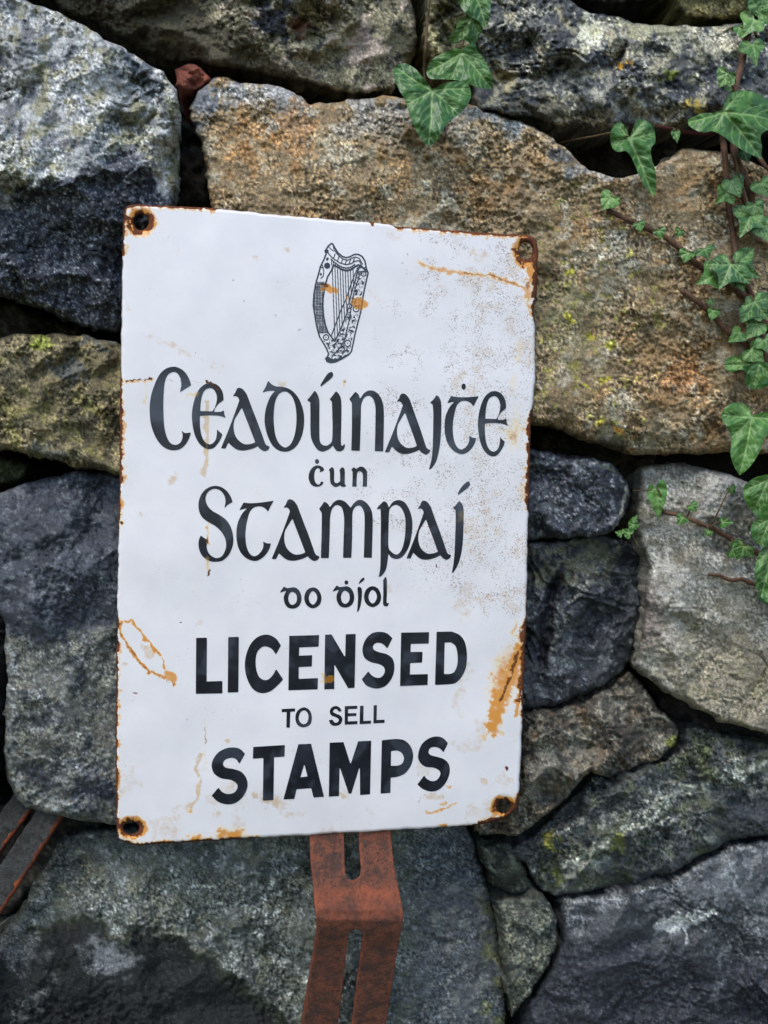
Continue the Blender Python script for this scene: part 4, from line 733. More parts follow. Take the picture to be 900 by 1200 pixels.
draw([zc(sharp([(477, 60), (650, 57), (648, 128), (537, 130), (535, 180), (610, 179), (607, 246), (533, 249), (531, 320), (643, 317), (641, 385), (470, 392)]), *ZB)])
draw([zc([(697, 55, C), (790, 53, C), (840, 75), (872, 120), (885, 190), (880, 270), (855, 330), (815, 372), (770, 381, C), (687, 385, C)], *ZB), zc([(747, 122, C), (785, 120, C), (815, 145), (827, 200), (825, 260), (805, 305), (775, 317, C), (743, 317, C)], *ZB)])
draw([zc(sharp([(65, 70), (165, 65), (165, 88), (130, 90), (126, 210), (100, 210), (102, 92), (66, 94)]), *ZT)], 0.6)
draw([zc([(232, 57), (275, 80), (292, 130), (280, 185), (230, 208), (185, 190), (168, 140), (183, 85)], *ZT), zc([(232, 80), (258, 95), (267, 132), (255, 172), (230, 184), (205, 170), (193, 138), (205, 98)], *ZT)], 0.6)
draw([zc([(518, 85, C), (500, 58), (472, 47), (440, 60), (427, 90), (440, 118), (475, 132), (495, 148), (488, 168), (465, 172), (445, 148, C), (420, 155, C), (435, 185), (465, 197), (505, 185), (522, 150), (510, 122), (475, 105), (452, 92), (462, 72), (482, 72), (495, 90, C)], *ZT)], 0.6)
draw([zc(sharp([(540, 48), (635, 45), (634, 68), (565, 71), (564, 102), (628, 100), (627, 122), (564, 125), (563, 163), (635, 160), (635, 184), (540, 188)]), *ZT)], 0.6)
draw([zc(sharp([(655, 46), (682, 45), (680, 160), (738, 157), (738, 180), (652, 184)]), *ZT)], 0.6); draw([zc(sharp([(758, 42), (782, 40), (780, 153), (840, 150), (840, 174), (756, 178)]), *ZT)], 0.6)
draw([zc([(283, 170, C), (245, 135), (195, 125), (140, 135), (85, 170), (50, 235), (60, 300), (110, 340), (180, 353), (220, 375), (230, 405), (210, 440), (165, 453), (125, 440), (95, 408, C), (48, 465, C), (90, 505), (150, 525), (210, 518), (265, 475), (298, 410), (295, 350), (260, 300), (205, 278), (150, 268), (128, 245), (140, 215), (175, 200), (215, 205), (243, 240, C)], *ZS)])
draw([zc(sharp([(340, 122), (563, 108), (560, 190), (487, 195), (483, 495), (408, 500), (412, 200), (338, 205)]), *ZS)])
draw([zc(sharp([(658, 103), (747, 99), (838, 472), (765, 478), (748, 412), (645, 420), (630, 487), (552, 492)]), *ZS), zc(sharp([(700, 240), (722, 330), (672, 335)]), *ZS)])
draw([zc(sharp([(38, 92), (135, 88), (185, 245), (238, 82), (330, 78), (322, 455), (252, 460), (250, 255), (190, 450), (172, 450), (108, 260), (103, 467), (32, 472)]), *ZM)])
draw([zc([(405, 75, C), (500, 66), (560, 75), (605, 115), (625, 180), (610, 250), (570, 305), (520, 330), (467, 338, C), (465, 445, C), (396, 450, C)], *ZM), zc([(470, 150, C), (515, 148), (545, 165), (560, 200), (550, 235), (520, 252), (468, 255, C)], *ZM)])
draw([zc([(870, 95, C), (835, 60), (790, 48), (735, 62), (685, 105), (660, 175), (670, 225), (710, 260), (770, 268), (810, 290), (815, 320), (790, 355), (755, 362), (720, 345), (703, 322, C), (655, 385, C), (690, 415), (745, 435), (800, 425), (850, 380), (880, 310), (878, 250), (845, 210), (795, 192), (750, 180), (733, 160), (745, 130), (780, 122), (815, 135), (838, 160, C)], *ZM)])

# the harp: a line drawing, inked cell by cell on a 0.13 mm lattice
def harp():
    S = 12.857; st = 3.0
    gx, gy = np.meshgrid(np.arange(0, 880, st), np.arange(40, 1880, st)); x = gx.ravel(); y = gy.ravel()
    outer = [(300, 65), (250, 105), (205, 180), (220, 220), (185, 310), (150, 380), (130, 420), (120, 470), (95, 560), (60, 680), (35, 830), (25, 1000), (45, 1120), (70, 1280), (100, 1400), (120, 1470), (180, 1570), (220, 1640), (255, 1720), (245, 1765), (213, 1800), (230, 1842), (290, 1862), (370, 1848), (460, 1802), (560, 1740), (600, 1690), (625, 1580), (650, 1450), (700, 1250), (740, 1100), (765, 920), (795, 760), (830, 600), (852, 510), (825, 440), (805, 330), (760, 260), (700, 228), (640, 232), (580, 265), (520, 280), (470, 265), (400, 210), (350, 130), (320, 75), (300, 65)]
    pil = [(330, 395), (300, 470), (240, 570), (200, 720), (175, 880), (170, 1000), (180, 1150), (210, 1300), (250, 1410), (290, 1460), (350, 1540)]
    lineA = [(300, 1450), (370, 1260), (450, 1050), (520, 900), (580, 720), (640, 560), (700, 420)]
    lineB = [(350, 1540), (430, 1380), (480, 1250), (540, 1100), (565, 950), (605, 800), (650, 650), (690, 500), (730, 400)]
    mid = [(310, 1760), (420, 1650), (490, 1540), (540, 1350), (580, 1150), (600, 1000), (640, 800), (700, 620), (735, 500)]
    neck = [(300, 480), (330, 390), (400, 425), (460, 462), (530, 476), (600, 458), (650, 420), (700, 390), (740, 400), (835, 490)]
    neck2 = [(290, 300), (340, 345), (410, 395), (470, 425), (530, 435), (600, 420), (650, 380)]
    neck3 = [(240, 200), (300, 270), (350, 310), (430, 360), (520, 385), (600, 370), (660, 330), (720, 325), (750, 390)]
    ink_ = np.zeros(x.shape, bool)
    def ln(pts, w):
        nonlocal ink_
        dd, t = segd(x, y, pts); ink_ |= dd < w
    for pts, w in ((outer, 11), (pil, 11), (lineA, 8), (lineB, 10), (mid, 8), (neck, 13), (neck2, 8), (neck3, 8)): ln(pts, w)
    ln([(320, 75), (340, 160), (400, 240), (470, 300), (540, 320), (600, 290), (660, 270), (720, 290), (770, 380)], 7)
    ln([(250, 105), (290, 150), (330, 180)], 6); ln([(130, 430), (170, 430), (185, 480), (175, 560), (140, 590)], 7); ln([(155, 380), (175, 420)], 8); ln([(730, 430), (815, 430)], 7); ln([(720, 490), (830, 480)], 8)
    for a in range(9):                        # strings
        x0 = 312 + a * 39; ytop = np.interp(x0, [p[0] for p in neck], [p[1] for p in neck]); pts = [(x0, ytop)]
        ye = ytop
        while ye < 1520:
            ye += 10; xe = x0 + (ye - ytop) * 0.037
            if xe > np.interp(-ye, [-p[1] for p in lineB], [p[0] for p in lineB]): break
        pts.append((xe, ye)); ln(pts, 6.5)
    for i in range(13):                       # cells of the neck band
        t = i / 12; a = np.interp(t * 12, range(7), [290, 340, 410, 470, 530, 600, 650]) if t * 12 < 7 else None
        xx = 300 + 350 * t; y1_ = np.interp(xx, [p[0] for p in neck2], [p[1] for p in neck2]); y2_ = np.interp(xx, [p[0] for p in neck[1:8]], [p[1] for p in neck[1:8]]); ln([(xx, y1_), (xx + 4, y2_)], 7)
        ye2 = np.interp(xx, [p[0] for p in neck3], [p[1] for p in neck3])
        if i % 2: ln([(xx, ye2), (xx + 26, ye2 - 70)], 7)
    for (cx, cy, r) in ((670, 1050, 44), (545, 1570, 46), (218, 1480, 40), (785, 525, 34), (570, 1010, 34), (725, 515, 24)):
        rr = np.hypot(x - cx, y - cy); ink_ &= ~(rr < r + 10); ink_ |= (np.abs(rr - r) < 8) | (rr < 9)
    ink_ |= ell(x, y, 235, 400, 46, 46) > 0; ink_ |= ell(x, y, 238, 300, 18, 26, 30) > 0; ink_ |= ell(x, y, 225, 180, 34, 26) > 0; ink_ |= ell(x, y, 140, 530, 16, 20) > 0
    # woven left pillar
    so, _, _ = poly_sdf(x, y, [np.array(outer[:-1], float)])
    xi = np.interp(y, [p[1] for p in pil], [p[0] for p in pil]); xo = np.interp(y, [p[1] for p in outer[5:17]], [p[0] for p in outer[5:17]])
    pl = (so > 0) & (x < xi) & (y > 640) & (y < 1420)
    dots = (np.sin((x + y) * 0.135) * np.sin((x - y) * 0.135)) > 0.18 + 0.3 * fbm(x, y, 60, 2, 7)
    ink_ |= pl & ~dots
    # beasts and knots on the sound box and foot: tangled short marks
    xb = np.interp(-y, [-p[1] for p in lineB], [p[0] for p in lineB]); box = (so > 24) & (x > xb + 18) & (y > 480) & (y < 1720)
    kn = np.abs(fbm(x, y, 62, 2, 15)) < 0.10; kn2 = fbm(x, y, 50, 2, 23) > 0.42
    near_c = np.zeros(x.shape, bool)
    for (cx, cy) in ((670, 1050), (545, 1570), (218, 1480), (785, 525)): near_c |= np.hypot(x - cx, y - cy) < 60
    ink_ |= box & (kn | kn2) & ~near_c
    foot = (so > 20) & (y > 1500) & (x < 560) & (x > 170); ink_ |= foot & ((np.abs(fbm(x, y, 60, 2, 19)) < 0.08) | (fbm(x, y, 48, 2, 29) > 0.45)) & ~near_c
    ink_ |= (so > -6) & (y > np.interp(x, [213, 250, 330, 440, 560, 600], [1760, 1775, 1812, 1788, 1722, 1690])) & (y > 1680)
    ny, nx = gx.shape; I = ink_.reshape(ny, nx)
    keep = I[:-1, :-1]
    idx = np.arange(nx * ny).reshape(ny, nx)
    qq = np.stack([idx[:-1, :-1][keep], idx[1:, :-1][keep], idx[1:, 1:][keep], idx[:-1, 1:][keep]], 1)
    used = np.unique(qq); rm = np.full(nx * ny, -1); rm[used] = np.arange(len(used))
    px, py = 365 + x[used] / S, 280 + y[used] / S
    w = letter_wear(px, py); w[:, 3] = 0.55
    ob = mesh_obj('harp_emblem', at(px, py, plate_Y(px, py) - 0.0002), rm[qq], M_BLACK, sign, {'wear': w}); ob['label'] = 'black line drawing of a harp'
harp()

# ------------------------------------------------------------------ rusty bracket below the sign
br = thing('steel_bracket', 'bent rusty steel strap with two slots jutting out under the sign', 'bracket')
bo = [(357, 880, C), (452, 876, C), (458, 978), (463, 1020), (471, 1062), (472, 1080), (468, 1100), (460, 1150), (450, 1215), (436, 1300, C), (340, 1300, C), (353, 1205), (363, 1140), (370, 1095), (370, 1070), (367, 1035), (363, 985)]
s1 = [(400, 900), (411, 893), (420, 900), (421, 980), (423, 1018), (420, 1028), (412, 1031), (405, 1024), (403, 980)]
s2 = [(408, 1100), (412, 1091), (419, 1089), (425, 1094), (424, 1110), (416, 1170), (409, 1230), (402, 1285), (394, 1290), (388, 1282), (394, 1220), (401, 1160)]
x, y, d, q, be = fill([spline(p, 2.5) for p in (bo, s1, s2)], 2.0)
Yb = np.interp(y, [870, 960, 985, 1030, 1050, 1066, 1078, 1090, 1110, 1200, 1300], [0.0075, 0.0062, 0.002, -0.014, -0.0225, -0.0295, -0.0305, -0.0275, -0.0205, 0.0, 0.006]) + 0.0004 * fbm(x, y, 12, 3, 61) + 0.0005 * fbm(x, y, 60, 2, 62)
bd = sm(ell(x, y, 420, 1058, 90, 26), 0, .5) * (0.6 + 0.5 * fbm(x, y, 22, 3, 64)) + 0.5 * sm(4.0 - d + 2 * fbm(x, y, 14, 2, 65), 0, 3)
ob = mesh_obj('strap', at(x, y, Yb), q, M_RUST, br, {'band': np.stack([bd] * 3 + [np.ones_like(bd)], 1)}); so = ob.modifiers.new('thickness', 'SOLIDIFY'); so.thickness = 0.0038; so.offset = -1

# ------------------------------------------------------------------ old iron bars in the lower left joint
def bar(label, a, b, w, th, Ya, Yb, rust_side):
    t = thing('iron_bar', label, 'iron bar', 'old iron bars stuck in the lower joint')
    A = at(np.array([a[0]]), np.array([a[1]]), np.array([Ya]))[0]; Bp = at(np.array([b[0]]), np.array([b[1]]), np.array([Yb]))[0]
    D = (Bp - A); Lh = np.linalg.norm(D); D /= Lh; S = np.cross(D, [0, -1, 0]); S /= np.linalg.norm(S); U = np.cross(S, D)
    n = 40; ts = np.linspace(0, 1, n)
    prof = [(-1, -0.8), (-0.9, -1), (-0.55, -1), (-0.45, -0.55), (0.3, -0.5), (0.42, -1), (0.9, -1), (1, -0.8), (1, 1), (-1, 1)]
    V = []
    for i, tq in enumerate(ts):
        for j, (s, u) in enumerate(prof):
            jt = 1 + 0.10 * math.sin(i * 1.7 + j * 2.1) * math.sin(i * 0.6 + j)
            V.append(A + D * Lh * tq + S * s * w / 2 * (1 + 0.04 * math.sin(i * 2.3 + j)) - U * (-u) * th / 2 * jt)
    m = len(prof); F = [(i * m + j, i * m + (j + 1) % m, (i + 1) * m + (j + 1) % m, (i + 1) * m + j) for i in range(n - 1) for j in range(m)]
    F += [tuple(range(m)), tuple((n - 1) * m + j for j in range(m))[::-1]]
    mesh_obj('channel', V, F, M_IRON, t, smooth=False)
    side = 1 if rust_side > 0 else -1
    V2, F2 = tube([A + D * Lh * tq + S * side * w / 2 - U * (-0.7) * th / 2 for tq in ts], 0.0026, 5, 3, 0.3)
    mesh_obj('rusty_lip', V2, F2, M_IRONRUST, t)
    return t
bar('rust-edged iron channel bar emerging between stones below the blue grey stone', (72, 930), (-80, 1160), 0.017, 0.014, 0.060, -0.004, -1)
bar('darker iron channel bar lying behind the rust-edged bar', (36, 925), (-110, 1120), 0.016, 0.014, 0.070, 0.018, -1)

# ------------------------------------------------------------------ ivy
def path3(pts, lift=0.003, n=6, depth=None):
    P = np.array([p[:2] for p in pts], float); out = []
    for i in range(len(P) - 1):
        p0 = P[max(i - 1, 0)]; p1 = P[i]; p2 = P[i + 1]; p3 = P[min(i + 2, len(P) - 1)]
        for j in range(n):
            t = j / n; out.append(0.5 * (2 * p1 + (p2 - p0) * t + (2 * p0 - 5 * p1 + 4 * p2 - p3) * t * t + (3 * p1 - p0 - 3 * p2 + p3) * t ** 3))
    out.append(P[-1]); P = np.array(out)
    Y = np.array([min(depth_at(a, b, 2), 0.045) - lift for a, b in P]) if depth is None else np.interp(np.linspace(0, 1, len(P)), np.linspace(0, 1, len(depth)), depth)
    for _ in range(3): Y = np.minimum(Y, np.convolve(np.pad(Y, 2, 'edge'), np.ones(5) / 5, 'valid'))
    return at(P[:, 0], P[:, 1], Y)
STEMS = {}
def stem(parent, pts, r0, r1, mat=None, lift=0.003, name='stem', depth=None, seed=1):
    p = path3(pts, lift, 6, depth); STEMS.setdefault(parent.name, []).extend(list(p) if name == 'stem' else [])
    V, F = tube(p, np.linspace(r0, r1, len(p)), 8, seed, 0.35)
    return mesh_obj(name, V, F, mat or M_STEM, parent)
IVY = [(0, 1.0, C), (0.09, 0.80), (0.19, 0.60), (0.33, 0.47), (0.52, 0.41), (0.72, 0.33, C), (0.66, 0.12), (0.56, -0.06), (0.40, -0.22), (0.2, -0.22), (0.06, -0.08)]
IVYN = [(0, 1.0, C), (0.10, 0.72), (0.20, 0.48), (0.30, 0.34), (0.46, 0.26), (0.56, 0.12), (0.50, -0.06), (0.36, -0.2), (0.18, -0.2), (0.05, -0.07)]
HEART = [(0, 1.0, C), (0.16, 0.74), (0.36, 0.5), (0.52, 0.24), (0.58, 0.0), (0.48, -0.18), (0.3, -0.26), (0.12, -0.18), (0.03, -0.05)]
VT = {0: [(0, 1), (0.68, 0.32), (-0.68, 0.32), (0.4, -0.18), (-0.4, -0.18)], 1: [(0, 1), (0.5, 0.14), (-0.5, 0.14), (0.34, -0.16), (-0.34, -0.16)], 2: [(0, 1), (0.4, 0.45), (-0.4, 0.45), (0.52, -0.05), (-0.52, -0.05)]}
def mirror(t): return t + [(-p[0],) + tuple(p[1:]) for p in t[:0:-1]]
lrng = random.Random(3)
def leaf(parent, outline, junction, tips, light=0.0, tone=0.3, lift=0.008, tilt=(0, 0), cup=0.2, step=1.1, label=None, sec=True, stalk=True):
    x, y, d, q, be = fill([spline(outline, 1.5)], step)
    jx, jy = junction; size = max(np.hypot(t[0] - jx, t[1] - jy) for t in tips)
    vein = np.zeros_like(x); groove = np.full(x.shape, 99.0)
    for k, (tx, ty) in enumerate(tips):
        dd, t = segd(x, y, [(jx, jy), ((jx + tx) / 2 + 0.02 * (ty - jy), (jy + ty) / 2 - 0.02 * (tx - jx)), (tx, ty)])
        wv = (1.5 if k == 0 else 1.15) * min(1.0, 0.35 + size / 90) * (1.15 - 0.75 * t)
        vein = np.maximum(vein, np.exp(-(dd / wv) ** 2)); groove = np.minimum(groove, dd)
        if sec:
            L = math.hypot(tx - jx, ty - jy); ux, uy = (tx - jx) / L, (ty - jy) / L
            ns = 4 if k == 0 else 3
            for i in range(1, ns + 1):
                f = i / (ns + 1.2) + 0.06; bx, by = jx + (tx - jx) * f, jy + (ty - jy) * f
                for s in (-1, 1):
                    a = math.radians(46) * s; vx, vy = ux * math.cos(a) - uy * math.sin(a), ux * math.sin(a) + uy * math.cos(a); ln_ = L * 0.42 * (1 - f * 0.6)
                    dd, t = segd(x, y, [(bx, by), (bx + vx * ln_ * .6, by + vy * ln_ * .6), (bx + (vx * .9 + ux * .35) * ln_, by + (vy * .9 + uy * .35) * ln_)])
                    vein = np.maximum(vein, 0.75 * np.exp(-(dd / (0.8 * (1.1 - 0.7 * t))) ** 2))
    Y0 = min(depth_at(a, b, 3) for a, b in list(zip(x[::40], y[::40])) + [junction]); Y0 = min(Y0, 0.05) - lift
    ds = 0.00064
    r = np.hypot(x - jx, y - jy) / size
    Y = Y0 + ((x - jx) * tilt[0] + (y - jy) * tilt[1]) * ds + cup * size * ds * (r ** 2) * 0.9 - 0.09 * size * ds * np.minimum(groove / (0.2 * size), 1) + 0.05 * size * ds * fbm(x, y, size * 0.5, 2, int(jx)) + 0.02 * size * ds * fbm(x, y, size * 0.16, 2, int(jy))
    A = np.stack([vein, np.clip(tone + 0.5 * fbm(x, y, size * 0.6, 2, int(jx) + 3), 0, 1), np.full_like(x, light), np.ones_like(x)], 1)
    V = at(x, y, Y); ob = mesh_obj('leaf', V, q, M_LEAF, parent, {'leaf': A})
    if stalk and STEMS.get(parent.name):
        J = V[np.argmin(np.hypot(x - jx, y - jy))]; S_ = np.array(STEMS[parent.name]); k_ = int(np.argmin(np.linalg.norm(S_ - J, axis=1))); E_ = S_[k_]; L_ = np.linalg.norm(E_ - J)
        if 0.002 < L_ < 0.06:
            tq = np.linspace(0, 1, 7)[:, None]; pp = E_ * (1 - tq) + J * tq + np.array([0.0, -0.12 * L_, 0.18 * L_]) * (4 * tq * (1 - tq)); pp[:, 1] += 0.0006 * tq[:, 0]
            Vt, Ft = tube(pp, np.linspace(0.0008, 0.00055, 7), 6); mesh_obj('petiole', Vt, Ft, M_PETIOLE, parent)
    if label: ob['label'] = label
    return ob
def tleaf(parent, j, tip, kind=0, wide=1.0, **kw):   # a leaf from a template: petiole junction and tip in the picture
    v = np.array(tip, float) - np.array(j, float); n_ = np.array([-v[1], v[0]])
    asy = lrng.uniform(0.88, 1.12); v = v * (0.8 if np.linalg.norm(v) < 20 else 1.0); n_ = np.array([-v[1], v[0]])
    def mp(p):
        w = wide * (asy if p[0] > 0 else 2 - asy); q_ = np.array(j, float) + v * p[1] + n_ * p[0] * w
        return tuple(q_ + 0.0) + tuple(p[2:])
    T = mirror((IVY, IVYN, HEART)[kind]); size = np.linalg.norm(v)
    return leaf(parent, [mp(p) for p in T], j, [mp(p)[:2] for p in VT[kind]], step=max(0.8, min(1.1, size / 22)), sec=size > 16, **kw)

top = thing('ivy_sprig', 'ivy sprig of three veined leaves hanging over the top of the brown stone', 'ivy', 'ivy on the wall')
stem(top, [(503, -30), (502, 10), (499, 50), (497, 82), (500, 100), (506, 106)], 0.0012, 0.0008, M_PETIOLE, 0.004, 'petiole')
leaf(top, [(506, 104, C), (497, 92), (486, 80), (474, 74), (463, 78), (461, 86), (467, 104), (475, 118), (480, 134), (487, 152), (494, 163), (502, 172, C), (512, 164), (519, 152), (526, 143), (540, 132), (549, 121), (552, 110), (548, 98), (536, 95), (522, 97), (512, 102)], (506, 106), [(502, 170), (464, 79), (550, 104), (476, 122), (537, 133)], tone=0.55, lift=0.016, tilt=(0.1, -0.25), label='three-lobed dark green ivy leaf with pale veins')
leaf(top, [(541, 58, C), (533, 57), (520, 62), (506, 70), (500, 84), (504, 92), (520, 93), (535, 94), (548, 98), (562, 103), (576, 105, C), (578, 94), (573, 80), (567, 68), (560, 60), (556, 48), (550, 52)], (541, 62), [(575, 103), (502, 84), (528, 92), (570, 74)], tone=0.3, light=0.1, lift=0.010, tilt=(-0.2, -0.2))
leaf(top, [(543, 46), (530, 52), (526, 44), (534, 34), (536, 24), (546, 19), (558, 20), (566, 32), (561, 44), (553, 52)], (552, 22), [(530, 50), (562, 42), (536, 26)], tone=0.2, light=0.15, lift=0.014, tilt=(0.1, 0.1))
leaf(top, [(532, -8), (540, 8), (548, 18), (560, 24), (570, 33, C), (574, 20), (575, 4), (572, -10), (560, -26), (540, -24)], (552, -18), [(570, 32), (540, 6), (574, 0)], tone=0.7, lift=0.018, tilt=(0, -0.2))
stem(top, [(552, -30), (552, 0), (550, 22), (544, 44), (541, 60)], 0.0008, 0.0006, M_PETIOLE, 0.010, 'petiole')

hang = thing('ivy_sprig', 'single long ivy leaf dangling from the dark gap above the brown stone', 'ivy', 'ivy on the wall')
stem(hang, [(655, 168), (672, 164), (695, 160), (716, 156), (736, 160)], 0.0009, 0.0007, M_PETIOLE, 0.004, 'petiole', depth=[0.07, 0.05, 0.035, 0.015, -0.002])
leaf(hang, [(738, 162, C), (734, 150), (726, 143), (719, 148), (715, 158), (717, 172), (724, 178), (733, 177), (739, 183), (745, 196), (751, 210), (758, 222), (766, 232, C), (769, 218), (768, 200), (764, 186), (763, 174), (768, 166), (766, 150), (757, 141), (747, 140), (742, 150)], (738, 163), [(765, 230), (717, 166), (766, 156), (724, 146), (754, 142)], tone=0.25, light=0.05, lift=0.014, tilt=(0.1, -0.1))

main = thing('ivy_vine', 'ivy vine with woody stems and many leaves climbing the right side of the wall', 'ivy', 'ivy on the wall')
stem(main, [(884, -40), (882, 5), (876, 40), (869, 75), (861, 105), (858, 140), (861, 180), (872, 205), (881, 232), (886, 255), (896, 275), (930, 300)], 0.0030, 0.0026, lift=0.006)
stem(main, [(846, 150), (850, 190), (853, 230), (857, 260), (861, 295), (866, 318), (880, 345), (896, 380), (920, 420)], 0.0024, 0.0022, lift=0.004)
stem(main, [(712, 246), (730, 255), (750, 264), (775, 275), (795, 290), (815, 308), (840, 325), (865, 342), (890, 358), (930, 380)], 0.0020, 0.0028, lift=0.003)
stem(main, [(798, 340), (815, 352), (835, 368), (850, 386), (868, 400), (890, 408), (930, 412)], 0.0022, 0.0026, lift=0.003)
stem(main, [(866, 225), (878, 245), (888, 262), (905, 282), (935, 300)], 0.0018, 0.0020, lift=0.005)
stem(main, [(888, 180), (897, 195), (915, 205), (940, 215)], 0.0018, 0.0018, lift=0.005)
stem(main, [(895, 350), (892, 370), (892, 400), (898, 430), (905, 470), (905, 560), (900, 640), (905, 720)], 0.0022, 0.0020, lift=0.005)
stem(main, [(770, 148), (790, 152), (815, 156), (845, 155)], 0.0013, 0.0018, M_TWIG, 0.004)
leaf(main, [(847, 128, C), (836, 132), (822, 133), (806, 140, C), (808, 148), (822, 155), (836, 154), (848, 160), (858, 168), (870, 176), (882, 182), (892, 187, C), (893, 172), (892, 158), (905, 150), (918, 145), (912, 128), (898, 116), (884, 108), (866, 106), (853, 112)], (848, 131), [(891, 185), (808, 143), (915, 142), (868, 108), (836, 153)], tone=0.25, light=0.08, lift=0.020, tilt=(0.1, -0.15), label='largest ivy leaf, dark green with bright veins')
leaf(main, [(881, 487, C), (878, 478), (868, 472), (855, 474), (846, 483), (846, 492), (853, 502), (857, 516), (856, 532), (860, 546), (867, 557, C), (876, 550), (884, 540), (892, 526), (896, 514), (906, 505), (915, 494), (908, 484), (895, 483)], (881, 489), [(867, 555), (848, 486), (912, 492), (858, 512), (868, 474)], tone=0.1, light=0.3, lift=0.016, tilt=(0, -0.2))
leaf(main, [(898, 556, C), (884, 560), (872, 570), (872, 584), (880, 598), (888, 606), (900, 610), (915, 606), (922, 580), (912, 562)], (900, 562), [(882, 600), (873, 574), (918, 596), (920, 570)], tone=0.15, light=0.25, lift=0.014)
leaf(main, [(902, 604, C), (890, 606), (881, 614), (880, 626), (886, 636), (898, 641), (912, 640), (922, 622)], (902, 608), [(890, 638), (882, 618), (915, 636)], tone=0.3, lift=0.018, tilt=(0.2, -0.1))
leaf(main, [(904, 636, C), (892, 644), (886, 658), (884, 672), (886, 688), (894, 702), (904, 706), (916, 694), (922, 660)], (904, 642), [(892, 700), (886, 660), (918, 690)], tone=0.6, light=0.05, lift=0.020, tilt=(0.1, -0.2))
leaf(main, [(884, 696), (894, 700), (905, 704), (908, 712), (894, 706)], (905, 702), [(886, 698)], sec=False, lift=0.012)
leaf(main, [(876, 418, C), (864, 417), (852, 420), (849, 430), (856, 436), (868, 433), (878, 436), (884, 428)], (878, 427), [(851, 428), (860, 418)], light=0.2, tone=0.1, lift=0.010)
leaf(main, [(888, 424, C), (878, 432), (873, 444), (878, 454), (888, 456), (900, 452), (908, 440), (900, 426)], (890, 427), [(882, 452), (905, 442)], light=0.1, tone=0.3, lift=0.014)
for (jx, jy, tx, ty, kd, wd, lt, tn, lf) in (
        (716, 231, 704, 247, 2, 1.1, .7, 0, .006), (748, 262, 752, 275, 2, 1.2, .45, .3, .006), (772, 270, 778, 284, 2, 1.1, .4, .4, .006), (797, 270, 791, 281, 2, 1.2, .3, .4, .007), (826, 292, 833, 310, 1, 1.5, .25, .6, .008), (806, 296, 800, 312, 2, 1.2, .5, .2, .007),
        (856, 100, 838, 92, 2, .9, .35, .2, .010), (852, 86, 842, 104, 2, 1.0, .3, .2, .012), (884, 24, 868, 46, 1, 1.1, .5, .2, .010), (888, 14, 908, -6, 1, 1.2, .1, .3, .012), (890, 4, 898, 26, 2, 1.1, .15, .3, .014), (882, 52, 887, 80, 1, 1.0, .3, .2, .010), (866, 32, 872, 50, 2, .9, .55, .2, .009),
        (852, 226, 836, 240, 1, 1.2, .35, .2, .010), (858, 212, 868, 232, 2, 1.1, .15, .8, .010), (880, 252, 866, 280, 1, 1.25, .25, .7, .012), (872, 178, 880, 196, 2, 1.0, .2, .8, .012), (892, 214, 902, 232, 2, 1.1, .3, .3, .010), (893, 262, 900, 284, 2, 1.1, .2, .5, .010), (884, 240, 893, 262, 2, .8, .1, .5, .012),
        (838, 322, 814, 334, 1, 1.2, .3, .2, .010), (856, 310, 842, 340, 0, 1.15, .1, .8, .014), (862, 312, 892, 326, 0, 1.1, .25, .6, .012), (850, 312, 832, 318, 1, 1.2, .15, .5, .010), (866, 322, 872, 342, 2, 1.2, .2, .5, .010),
        (836, 364, 832, 380, 2, 1.0, .4, .2, .007), (886, 362, 866, 374, 1, 1.3, .1, .3, .012), (884, 354, 902, 376, 0, 1.2, .05, .4, .014), (888, 380, 874, 398, 2, 1.0, .25, .4, .010), (868, 390, 854, 404, 2, 1.2, .4, .2, .008), (884, 384, 890, 400, 2, 1.1, .35, .3, .010), (862, 396, 850, 402, 2, 1.0, .5, .2, .006), (896, 398, 906, 420, 1, 1.1, .1, .4, .012), (880, 410, 896, 424, 2, 1.2, .3, .2, .012),
        (832, 352, 838, 360, 2, 1.0, .5, .1, .006), (792, 155, 794, 172, 2, .7, .3, .3, .006)):
    tleaf(main, (jx, jy), (tx, ty), kd, wd, light=lt, tone=tn, lift=lf + 0.002, tilt=(lrng.uniform(-.4, .4), lrng.uniform(-.5, .1)))
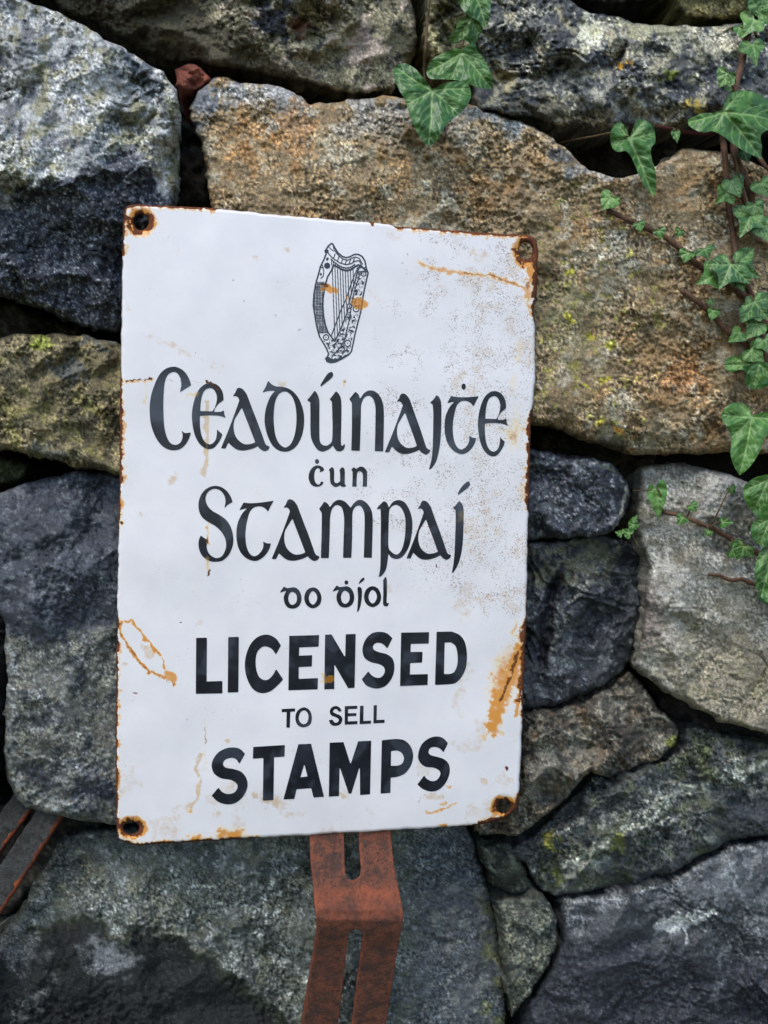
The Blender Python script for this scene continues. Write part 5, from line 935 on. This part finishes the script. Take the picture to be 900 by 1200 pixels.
for pts in ([(852, 160), (848, 145), (848, 131)], [(905, 470), (893, 480), (881, 489)], [(905, 545), (902, 555), (900, 562)], [(861, 178), (866, 205), (880, 252)], [(853, 235), (848, 228), (852, 226)], [(862, 300), (858, 306), (856, 310)]):
    stem(main, pts, 0.0009, 0.0007, M_PETIOLE, 0.012, 'petiole')

low = thing('ivy_twig', 'thin reddish ivy twig with small leaves across the pale grey stone', 'ivy', 'ivy on the wall')
stem(low, [(776, 600), (795, 604), (815, 611), (833, 618), (850, 628), (868, 638), (888, 648), (930, 664)], 0.0014, 0.0026, M_STEM, 0.003)
stem(low, [(830, 673), (845, 675), (856, 680), (870, 679), (886, 685), (930, 690)], 0.0012, 0.0022, M_STEM, 0.003)
stem(low, [(742, 575), (752, 575), (764, 574)], 0.0006, 0.0005, M_PETIOLE, 0.004, 'petiole', depth=[0.04, 0.02, 0.012])
leaf(low, [(768, 573, C), (764, 567), (759, 572), (758, 580), (763, 592), (768, 602), (772, 609, C), (776, 598), (780, 586), (782, 573), (777, 562), (771, 566)], (768, 572), [(772, 607), (760, 576), (780, 574)], light=0.75, tone=0, lift=0.008)
for (jx, jy, tx, ty, kd, wd, lt) in ((810, 592, 818, 602, 2, 1.2, .35), (800, 606, 792, 618, 2, 1.2, .3), (846, 612, 864, 612, 2, .8, .2), (872, 640, 862, 658, 0, 1.1, .05), (858, 644, 876, 652, 2, 1.1, .05), (830, 622, 826, 632, 2, 1.1, .1), (856, 572, 862, 582, 2, 1.2, .05)):
    tleaf(low, (jx, jy), (tx, ty), kd, wd, light=lt, tone=0.2, lift=0.006)
weed = thing('ivy_seedling', 'tuft of tiny green leaves in the joint beside the dark block stone', 'plant')
for (jx, jy, tx, ty, wd) in ((738, 626, 726, 618, 1.0), (742, 614, 738, 628, 1.0), (742, 612, 748, 600, .8), (728, 626, 718, 622, .9)):
    tleaf(weed, (jx, jy), (tx, ty), 2, wd, light=0.1, tone=0.1, lift=0.002)
stem(weed, [(748, 640), (742, 628), (740, 616)], 0.0006, 0.0005, M_PETIOLE, 0.002, 'stem')
